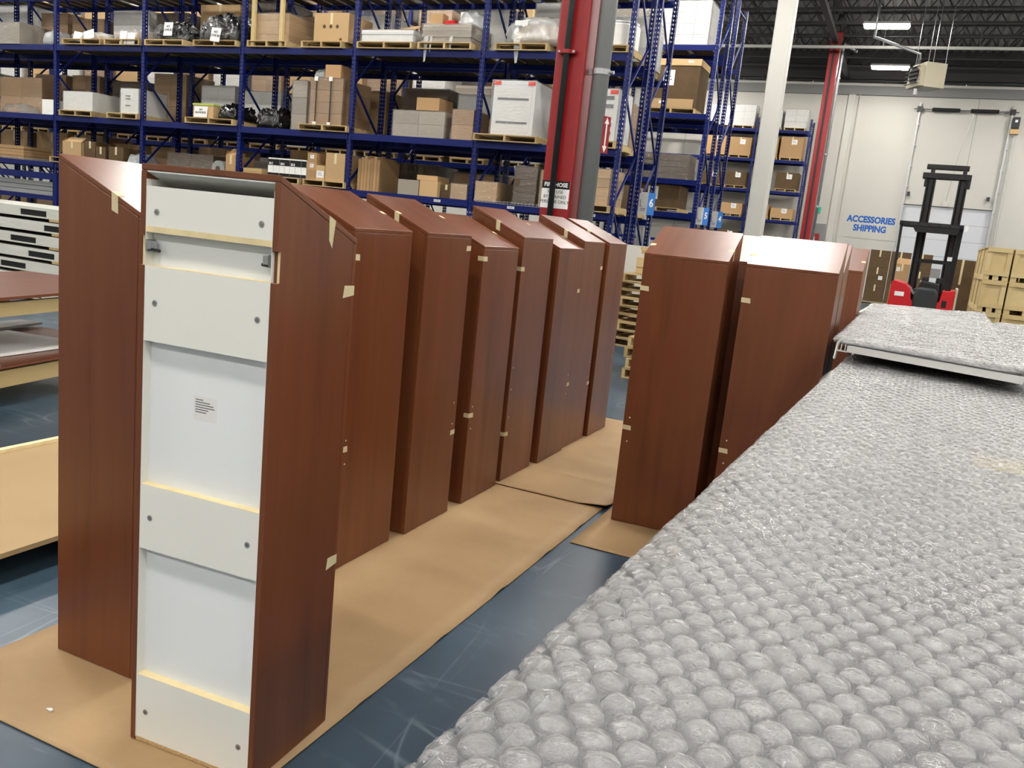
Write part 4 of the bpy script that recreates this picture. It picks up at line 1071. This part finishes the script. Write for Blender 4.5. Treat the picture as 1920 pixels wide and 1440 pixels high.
MB().prism([(.025, -.19), (.06, -.12), (.035, -.12), (.035, .12), (.06, .12), (.025, .19), (-.01, .12), (.015, .12), (.015, -.12), (-.01, -.12)], 1, -.001, 0).build('arrow', 'paper_white', ar)
column('square white column between the two red ones', -3.60, 22.3, .42, 'white_paint')
column('far square red column with steel conduit near the white wall', -3.65, 34.5, .36, 'column_red')
cd = thing('conduit', 'thin steel conduit beside the far red column', 'pipe', (-3.38, 34.4, 0))
MB().tube([(0, 0, .03), (0, 0, 9.0), (.05, 0, 9.2), (.5, -.2, 8.9)], .06, 10).build('pipe', 'galvanised', cd, smooth=True)
for z in (3.4, 5.3, 8.0): MB().tube([(0, 0, z-.03), (0, 0, z+.03)], .075, 12).build('clamp', 'galvanised', cd)
bp = thing('black_conduit', 'thin black conduit on the face of the far red column', 'pipe', (-3.66, 34.28, 0))
MB().tube([(0, 0, .03), (0, 0, 9.4)], .03, 10).build('pipe', 'black_plastic', bp)
o = MB().tube([(-9, 33.6, 8.92), (9, 33.6, 8.92)], .055, 10).build('ceiling_pipe', 'white_paint', smooth=True); tag(o, 'long white pipe running level below the joists', 'pipe')
for i in range(6): strut('hanger', 'steel', o, (-8+3*i, 33.6, 8.92), (-8+3*i, 33.6, 9.6), .015, .015)
o = MB().tube([(-20, 40.6, 9.08), (13, 40.6, 9.08)], .06, 10).build('sprinkler_pipe', 'black_plastic', smooth=True); tag(o, 'long black sprinkler pipe along the top of the white wall', 'pipe')
for i in range(9): MB().tube([(-14+3*i, 40.6, 9.08), (-14+3*i, 40.6, 8.96)], .03, 8).build('sprinkler_head', 'galvanised', o)

# ------------------------------------------------------------------ far wall fittings
dr = thing('door_1', None, None, ((DX0+DX1)/2, Y1+.12, 0)); tag(dr, kind='structure')
wd = (DX1-DX0)/2
for i in range(6): piece('door_section', 'door_white', dr, -wd, wd, -.03, .03, i*DZ/6+.004, (i+1)*DZ/6-.004)
piece('window_strip', 'wall_band_grey', dr, -.25, .22, -.034, -.03, 1.15, 1.55)
piece('top_seal', 'wall_band_grey', dr, -wd, wd, -.05, -.03, DZ-.03, DZ)
tk = thing('lift_track', 'tall steel door track with spring shaft above the dock door', 'door track', (1.15, 40.9, 0))
for x in (-1.72, 1.72):
    strut('rail', 'galvanised', tk, (x, 0, .1), (x, 0, 8.3), .06, .06)
    for k in range(9): piece('bracket', 'galvanised', tk, x-.05, x+.09, -.02, .09, .6+.85*k, .66+.85*k)
    piece('bearing_plate', 'dark_steel', tk, x-.1, x+.1, -.12, .08, 7.95, 8.15)
MB().tube([(-1.95, -.08, 8.04), (1.95, -.08, 8.04)], .022, 8).build('shaft', 'steel', tk)
for a, b in ((-1.25, -.2), (.19, 1.22)): MB().tube([(a, -.08, 8.04), (b, -.08, 8.04)], .075, 14).build('spring', 'black_rubber', tk)
for x in (-1.58, 1.45): piece('sensor', 'dark_steel', tk, x-.06, x+.06, -.02, .05, 4.5, 4.66)
op = thing('door_opener', 'small dark door operator with chain beside the spring shaft', 'door opener', (3.05, 40.85, 7.3))
bevel(MB().box(-.13, .13, -.15, .12, .1, .55).build('motor', 'dark_steel', op), .02); piece('tag', 'paper_white', op, -.05, .05, -.154, -.15, .34, .44)
piece('bracket', 'carton_tan', op, -.16, .16, -.08, .12, -.1, .1)
for x in (-.1, .02, .1): strut('chain', 'steel', op, (x, 0, -.1), (x, 0, -6.3), .012, .012)
ch = MB().tube([(1.5, 40.9, 8.0), (1.2, 40.9, 6.2), (1.05, 40.9, 4.3)], .009, 6).build('pull_cord', 'steel'); tag(ch, 'thin pull cord hanging in front of the dock door', 'cord')
MB().box(.98, 1.12, 40.88, 40.92, 4.15, 4.35).build('handle', 'white_paint', ch)
sn = thing('wall_sign', 'ACCESSORIES SHIPPING lettering in blue on the white wall', 'sign', (-1.72, 40.985, 3.15))
MB().box(-1.15, 1.15, 0, .006, -.62, .5).build('board', 'wall_white', sn)
text('lettering', 'ACCESSORIES', .37, 'letter_blue', sn, (0, -.003, .19), (R(90), 0, 0), .017, 'CENTER', .86)
text('lettering', 'SHIPPING', .37, 'letter_blue', sn, (0, -.003, -.19), (R(90), 0, 0), .017, 'CENTER', .86)
ex = MB().box(-.1, .1, 0, .08, -.12, .12).build('exit_sign', 'exit_green', None, (-3.95, 40.88, 3.6)); tag(ex, 'small green exit sign beside the far red column', 'sign')
fc = thing('hose_cabinet', 'grey panel with red hose cabinet by the far red column', 'fire cabinet', (-3.98, 40.78, 1.6))
piece('board', 'wall_band_grey', fc, -.35, .45, .1, .2, .2, 1.4); piece('cabinet', 'column_red', fc, -.2, .25, -.1, .1, 0, .95); piece('extinguisher', 'paper_white', fc, .0, .08, -.12, -.1, .1, .8)
# unit heater hung from the roof
ht = thing('unit_heater', 'beige unit heater hung below the joists by the two lamps', 'heater', (-.55, 30.0, 6.95), R(30))
bevel(MB().box(-.1, .55, -.4, .4, 0, .72).build('casing', 'beige_metal', ht), .01)
MB().prism([(-.4, .02), (.4, .02), (.3, .62), (-.3, .62)], 0, -.22, -.1).build('cowl', 'beige_metal', ht)
m = MB(); 
for k in range(5): m.bar((-.3, -.36, .1+.12*k), (-.3, .36, .1+.12*k), .05, .02)
m.build('louvres', 'dark_steel', ht); MB().tube([(-.26, 0, .36), (-.24, 0, .36)], .25, 20).build('fan', 'dark_steel', ht)
MB().tube([(-.1, 0, -.02), (-.1, 0, -.2)], .07, 12).build('drain_cap', 'steel', ht)
MB().tube([(-.15, 0, .7), (-.15, 0, 1.0), (-1.6, .2, 1.35), (-1.6, .2, 2.6)], .05, 10).build('flue', 'galvanised', ht, smooth=True)
for x in (-.05, .5):
    for y in (-.35, .35): strut('hanger', 'steel', ht, (x, y, .7), (x, y, 2.65), .012, .012)

# ------------------------------------------------------------------ reach truck
def forklift():
    f = thing('reach_truck', 'red and black reach truck with a tall mast, before the dock door', 'forklift', (.42, 20.2, 0), R(-2))
    rb = 'forklift_red'; bk = 'forklift_black'
    bevel(MB().prism([(-.63, .12), (-.1, .12), (-.1, .82), (-.2, .95), (-.23, 1.15), (-.34, 1.24), (-.57, 1.29), (-.61, 1.26)], 1, -.75, .65).build('side_cover', rb, f), .012, 2)
    piece('data_plate', 'paper_white', f, -.52, -.34, -.757, -.75, .98, 1.07)
    bevel(MB().prism([(.28, .12), (.58, .12), (.6, 1.2), (.36, 1.17), (.33, .95), (.27, .9), (.27, .76), (.33, .66)], 1, -.75, .65).build('side_cover', rb, f), .012, 2)
    piece('vent', bk, f, .38, .47, -.756, -.75, .84, .98); piece('cream_edge', 'beige_metal', f, .6, .64, -.7, .6, .3, 1.24)
    bevel(MB().prism([(-.2, .1), (.33, .1), (.33, 1.0), (.3, 1.15), (-.2, 1.15)], 1, -.6, .5).build('chassis', bk, f), .03)
    bevel(MB().prism([(-.15, .25), (.29, .25), (.3, 1.04), (.25, 1.2), (-.1, 1.2), (-.16, 1.04)], 1, -.82, -.55).build('backrest', 'seat_grey', f), .06, 4)
    bevel(MB().prism([(-.12, 1.1), (.3, 1.1), (.27, 1.3), (-.07, 1.34)], 1, -.6, -.2).build('console', bk, f), .03)
    for x in (-.06, .2): bevel(MB().box(x, x+.13, -.5, -.35, 1.3, 1.42).build('armrest', bk, f), .02)
    MB().prism([(-.6, 1.22), (-.25, 1.2), (-.05, .98), (-.08, .95), (-.28, 1.15), (-.6, 1.18)], 1, -.72, -.66).build('trim_strip', 'steel', f)
    # mast: two outer and two inner channels
    ml = thing('m', None, None) if False else None
    for a, b in ((-.34, -.16), (.27, .45)):
        mo = MB().box(a, b, .45, .53, .1, 3.46).box(a, a+.03, .3, .53, .1, 3.46).box(b-.03, b, .3, .53, .1, 3.46).build('mast_channel', bk, f)
        MB().box(a+.05, b-.05, .33, .45, .3, 3.7).build('inner_channel', bk, mo)
    MB().tube([(-.22, .38, .4), (-.22, .38, 3.3)], .03, 10).build('lift_cylinder', 'dark_steel', f); MB().tube([(.33, .38, .4), (.33, .38, 3.3)], .03, 10).build('lift_cylinder', 'dark_steel', f)
    bevel(MB().box(-.43, .47, .28, .55, 3.46, 3.58).build('mast_crosshead', bk, f), .01)
    bevel(MB().box(-.38, .43, .33, .5, 3.66, 3.76).build('mast_crosshead', bk, f), .01)
    bevel(MB().box(-.38, -.3, .3, .56, 3.3, 3.58).build('mast_bracket', bk, f), .01); bevel(MB().box(.4, .5, .3, .56, 3.3, 3.58).build('mast_bracket', bk, f), .01)
    MB().box(-.3, .4, .35, .45, 1.7, 1.78).build('carriage', bk, f)
    # overhead guard
    gd = MB().box(-.66, .52, -.75, -.68, 2.42, 2.5).box(-.66, .52, .2, .27, 2.42, 2.5).box(-.66, -.6, -.75, .27, 2.42, 2.5).box(.46, .52, -.75, .27, 2.42, 2.5).build('overhead_guard', bk, f)
    for k in range(5): MB().box(-.46+.19*k, -.33+.19*k, -.76, -.755, 2.43, 2.485).build('guard_slot', 'seat_grey', gd)
    for k in range(7): MB().bar((-.6, -.6+.12*k, 2.46), (.5, -.6+.12*k, 2.46), .02, .04).build('guard_bar', bk, gd)
    MB().prism([(-.42, 2.42), (.46, 2.42), (.42, 2.3), (-.34, 2.3)], 1, -.74, -.7).build('guard_skirt', bk, f)
    strut('guard_post', bk, f, (-.6, -.7, 1.2), (-.62, -.7, 2.45), .05, .05)
    strut('guard_post', bk, f, (.45, -.45, 1.15), (.47, -.6, 2.45), .1, .08)
    piece('work_light', 'paper_white', f, .54, .6, -.8, -.74, 2.38, 2.5); piece('name_plate', 'paper_white', f, .33, .42, -.62, -.6, 1.78, 1.86)
    for x in (-.5, .5):
        MB().tube([(x-.09, -.4, .2), (x+.09, -.4, .2)], .2, 20).build('drive_wheel', 'black_rubber', f); MB().tube([(x-.07, 1.5, .15), (x+.07, 1.5, .15)], .15, 18).build('load_wheel', 'black_rubber', f)
        MB().box(x-.08, x+.08, .5, 1.7, .1, .26).build('support_leg', bk, f)
    for x in (-.25, .2): MB().prism([(.5, .08), (1.7, .08), (1.7, .1), (.6, .13), (.6, .6), (.5, .6)], 0, x, x+.1).build('fork', 'dark_steel', f)
forklift()

# ------------------------------------------------------------------ wooden crates by the truck
def crate(label, x0, x1, y0, y1, z0, z1, group='plywood crates'):
    cx, cy = (x0+x1)/2, (y0+y1)/2; w, d, h = (x1-x0)/2, (y1-y0)/2, z1-z0
    c = thing('plywood_crate', label, 'crate', (cx, cy, z0), 0, group)
    piece('box', 'crate_wood', c, -w+.02, w-.02, -d+.02, d-.02, .1, h-.02)
    for s in (-1, 1):
        for z in (.1, h-.1): piece('batten', 'crate_wood', c, -w, w, s*d-.02 if s < 0 else d-.02, -d+.02 if s < 0 else d, z, z+.1)
        for e in (-1, 1):
            piece('batten', 'crate_wood', c, e*w-.1 if e > 0 else -w, w if e > 0 else -w+.1, -d-.005 if s < 0 else d-.02, -d+.015 if s < 0 else d+.005, .2, h-.1)
            piece('batten', 'crate_wood', c, -w-.005 if s < 0 else w-.015, -w+.015 if s < 0 else w+.005, (-d+.03) if e < 0 else d-.12, -d+.12 if e < 0 else d-.03, .1, h)
    piece('lid', 'crate_wood', c, -w-.01, w+.01, -d-.01, d+.01, h-.02, h)
    for x in (-w, -.06, w-.12): piece('skid', 'crate_wood', c, x, x+.12, -d, d, 0, .1)
    return c
zs = [0, .76, 1.48, 2.2]
for k in range(3):
    nm = ('bottom', 'middle', 'top')[k]
    for i, (a, b) in enumerate(((1.6, 2.1), (2.14, 3.0))):
        crate('pale plywood crate in the %s layer, %s column of the front stack' % (nm, ('narrow', 'wide')[i]), a, b, 22.0, 23.1, zs[k]+.002, zs[k+1]-.002)
    crate('pale plywood crate in the %s layer of the stack behind the front one' % nm, 1.62, 2.7, 23.3, 24.4, zs[k]+.002, zs[k+1]-.002)
    crate('pale plywood crate in the %s layer of the deepest stack' % nm, 1.66, 2.7, 24.7, 25.8, zs[k]+.002, zs[k+1]-.002)
pallet('pallet under the tall dark carton between the truck and the crates', 1.42, 27.1, 0, .9, 1.0)
carton('tall dark carton between the truck and the crates', 1.05, 1.75, 26.6, 27.6, .12, 1.9, 'dark_carton')
for k in range(6): pallet('empty pallet in the pile in front of the tall dark carton', 1.45, 25.9 if False else 28.6, .12*k, .8, .9, 'pallet pile by the tall carton', simple=True)

# cartons on pallets by the wall
for i in range(2): pallet('pallet under the taped brown cartons by the far wall', -.8+1.12*i, 35.5, 0, 1.08, 1.0, 'pallets by the far wall')
for k in range(3):
    for i in range(3):
        carton('taped brown carton, %s layer of the pile by the far wall' % ('bottom', 'middle', 'top')[k], -1.28+.72*i, -.6+.72*i, 35.02, 35.9, .122+.64*k, .758+.64*k, 'dark_carton', 'taped carton pile by the far wall', paper=(.7, .4, .14, .14) if (i+k) % 2 else None)
o = carton('open brown carton with flaps up beside the truck', -.32, .12, 30.0, 30.6, 1.048, 1.62, 'carton_brown', open_=True, paper=(.25, .7, .1, .12))
carton('brown carton under the open one beside the truck', -.36, .16, 29.95, 30.65, .522, 1.045, 'carton_brown', paper=(.2, .6, .1, .12))
carton('lowest brown carton under the open one, pale green mark', -.36, .16, 29.95, 30.65, 0, .518, 'carton_brown')
for k in range(15): pallet('empty pallet in the tall pile beside the cartons by the far wall', -1.98, 35.6, .122*k, 1.0, 1.0, 'tall pallet pile by the far wall', simple=True)

# pallets beyond the end of the long row
ORD = ('lowest', 'second from the floor', 'third from the floor', 'fourth from the floor', 'fifth from the floor', 'sixth from the floor', 'seventh from the floor', 'eighth from the floor', 'ninth from the floor')
for k in range(9):
    if k < 4: pallet('pallet beyond the last cabinet of the row, %s in its pile' % ORD[k], -2.32+.03*(k % 2), 10.1, .125*k, 1.0, 1.0, 'pallet pile beyond the row')
    pallet('pallet behind the yellow pallet jack, %s in the pile' % ORD[k], -3.42+.04*(k % 3), 12.75, .122*k, .95, .8, 'pallet pile by the jack', rz=R(2*(k % 3)), simple=False)
o = crate('small open-topped lumber crate on the tall pallet pile', -3.65, -3.1, 12.5, 13.0, 1.1, 1.34, 'lumber offcuts')
for i in range(3):
    o = MB().box(-.28, .28, -.05, .05, 0, .05).build('lumber_offcut', 'lumber', None, (-3.3-.05*i, 12.55+.12*i, 1.345+.052*i)); o.rotation_euler.z = R(25*i-20); tag(o, 'short lumber offcut on top of the tall pallet pile', 'lumber', 'lumber offcuts on the pile')
pj = thing('pallet_jack', 'yellow pallet jack beside the tall pallet pile', 'pallet jack', (-4.28, 12.75, 0), R(-84))
for s in (-.19, .19): bevel(MB().box(-.55, .6, s-.08, s+.08, .06, .12).build('fork', 'yellow_paint', pj), .01)
bevel(MB().box(-.72, -.52, -.27, .27, .08, .3).build('body', 'yellow_paint', pj), .02)
MB().tube([(-.68, 0, .28), (-.85, 0, 1.15)], .022, 8).tube([(-.85, -.14, 1.15), (-.85, .14, 1.15)], .02, 8).build('handle', 'black_plastic', pj)
for s in (-.19, .19): MB().tube([(.5, s-.05, .045), (.5, s+.05, .045)], .045, 12).build('roller', 'black_rubber', pj)
MB().tube([(-.65, -.12, .09), (-.65, .12, .09)], .09, 14).build('wheel', 'black_rubber', pj)
o = MB().box(-.7, .7, 0, .03, 0, 1.5).build('white_board', 'white_paint', None, (-4.0, 13.6, 0)); o.rotation_euler.x = R(-4); tag(o, 'plain white board leaning on the rack behind the pallets', 'board')

# ------------------------------------------------------------------ workbench area beyond the first cabinet
wbn = thing('workbench', 'two-tier lumber workbench beyond the first cabinet', 'workbench', (-6.2, 4.0, 0), R(12))
for y in (-2.0, .55):
    for x in (-.5, .5): piece('leg', 'lumber', wbn, x-.045, x+.045, y-.07, y+.07, 0, .66)
for x in (-.55, .55):
    piece('beam', 'lumber', wbn, x-.02, x+.02, -2.2, 1.2, .66, .76); piece('beam', 'lumber', wbn, x-.02, x+.02, -2.2, 1.2, .16, .28)
for k in range(6): piece('cross_slat', 'lumber', wbn, -.53, .53, -2.0+.6*k, -1.9+.6*k, .28, .3); piece('cross_slat', 'lumber', wbn, -.53, .53, -2.0+.6*k, -1.9+.6*k, .76, .785)
bt = thing('laminate_board', 'brown wood-grain board lying on the workbench', 'board', (-6.2, 4.0, .785), R(12))
MB().box(-.6, .62, -2.3, 1.3, 0, .02).build('sheet', 'laminate_slope', bt)
for (x, y) in ((.35, -.1), (-.35, .5)): MB().box(x-.05, x+.05, y-.02, y+.02, .02, .021).build('tape_strip', 'paper_white', bt)
lp = thing('board_stack', 'brown boards on the lower tier of the workbench', 'boards', (-6.2, 4.0, .30), R(12))
for i in range(2): MB().box(-.58, .6, -2.2, 1.2, .022*i, .022*i+.02).build('board', 'laminate_slope', lp)
o = MB().box(-.42, .36, -1.8, .75, 0, .02).build('foam_sheet', 'foam_white', None, (-6.12, 4.0, .346)); o.rotation_euler.z = R(8); tag(o, 'white foam sheet on the lower tier of the workbench', 'sheet')
o = MB().box(-.25, .3, -.6, .3, 0, .014).build('grey_board', 'grey_board', None, (-5.55, 3.35, .368)); o.rotation_euler.z = R(18); tag(o, 'small grey board with a slot on the lower tier', 'board')
MB().box(-.05, .02, -.1, .08, .014, .0145).build('slot', 'print_black', o)
o = MB().box(-.12, .1, -1.6, 1.0, 0, .02).build('grey_board', 'grey_board', None, (-6.62, 4.1, .368)); o.rotation_euler.z = R(14); tag(o, 'long grey board behind the white foam sheet', 'board')
# sheets on a low base, its black standing in for deep shade underneath
base = thing('sheet_base', 'low base under the tan sheets, blackened as the shade there', 'base', (-3.72, 2.6, 0))
for y in (-1.2, .0, 1.0): piece('skid', 'black_plastic', base, -.5, .5, y-.05, y+.05, 0, .12)
o = MB().box(-.63, .62, -1.9, 1.5, 0, .022).build('tan_sheet', 'tan_board', None, (-3.72, 2.6, .12)); tag(o, 'large tan sheet raised low above the floor', 'board')
o = MB().box(-.02, .02, -1.9, 1.5, 0, .02).build('cream_strip', 'band_edge_cream', None, (-4.31, 2.6, .142)); tag(o, 'cream strip along the edge of the tan sheet', 'strip')
# white steel stillages with fork pockets
for k in range(7):
    c = thing('stillage', 'white steel stillage with dark fork pockets, %s in its pile' % ORD[k], 'stillage', (-11.2+.05*(k % 2), 8.2, .012+.178*k), 0, 'pile of white stillages')
    sh = (0, .45, -.3, .2, -.1, .5, .1)[k]
    px = [-.95+sh, -.45+sh, .45+sh, .95+sh]
    for a, b in ((-1.6, px[0]), (px[1], px[2]), (px[3], 2.0)): piece('side_plate', 'white_steel', c, a, b, -.5, -.47, .02, .145)
    for a, b in ((px[0], px[1]), (px[2], px[3])):
        piece('pocket', 'print_black', c, a, b, -.49, .45, .04, .115); piece('side_plate', 'white_steel', c, a, b, -.5, -.47, .115, .145); piece('side_plate', 'white_steel', c, a, b, -.5, -.47, .02, .04)
    piece('deck', 'white_steel', c, -1.6, 2.0, -.5, .5, .145, .152); piece('inner', 'print_black', c, -1.55, 1.95, -.46, .46, .01, .143)
    for x in (-1.3, 1.1): piece('spacer', 'lumber', c, x, x+.2, -.5, .5, -.012, .02)
# blue arm with grey profiles
ct = thing('cantilever_rack', 'blue cantilever rack holding grey steel profiles', 'rack', (-15.6, 11.2, 0))
for x in (-2.4, 1.12): piece('post', 'rack_blue', ct, x-.05, x+.05, -.05, .05, 0, 1.68)
piece('beam', 'rack_blue', ct, -2.6, 1.17, -.05, .05, 1.58, 1.7); piece('beam', 'rack_blue', ct, -2.6, 1.17, .05, .9, 1.2, 1.28)
for i in range(3):
    for j in range(4):
        o = piece('steel_profile', 'galvanised', None, -18.2, -13.6-.15*((i+j) % 2), 11.3+.15*j, 11.43+.15*j, 1.285+.085*i, 1.36+.085*i); tag(o, 'long grey steel profile on the blue cantilever rack', 'steel profile', 'steel profiles on the cantilever rack')
cc = MB().prism([(-.012, -.004), (.01, -.006), (.013, .002), (0, .007)], 2, 0, .004).build('wood_chip', 'foam_white', None, (-2.2, 1.68, .0085)); tag(cc, 'tiny pale chip lying on the cardboard', 'wood chip')
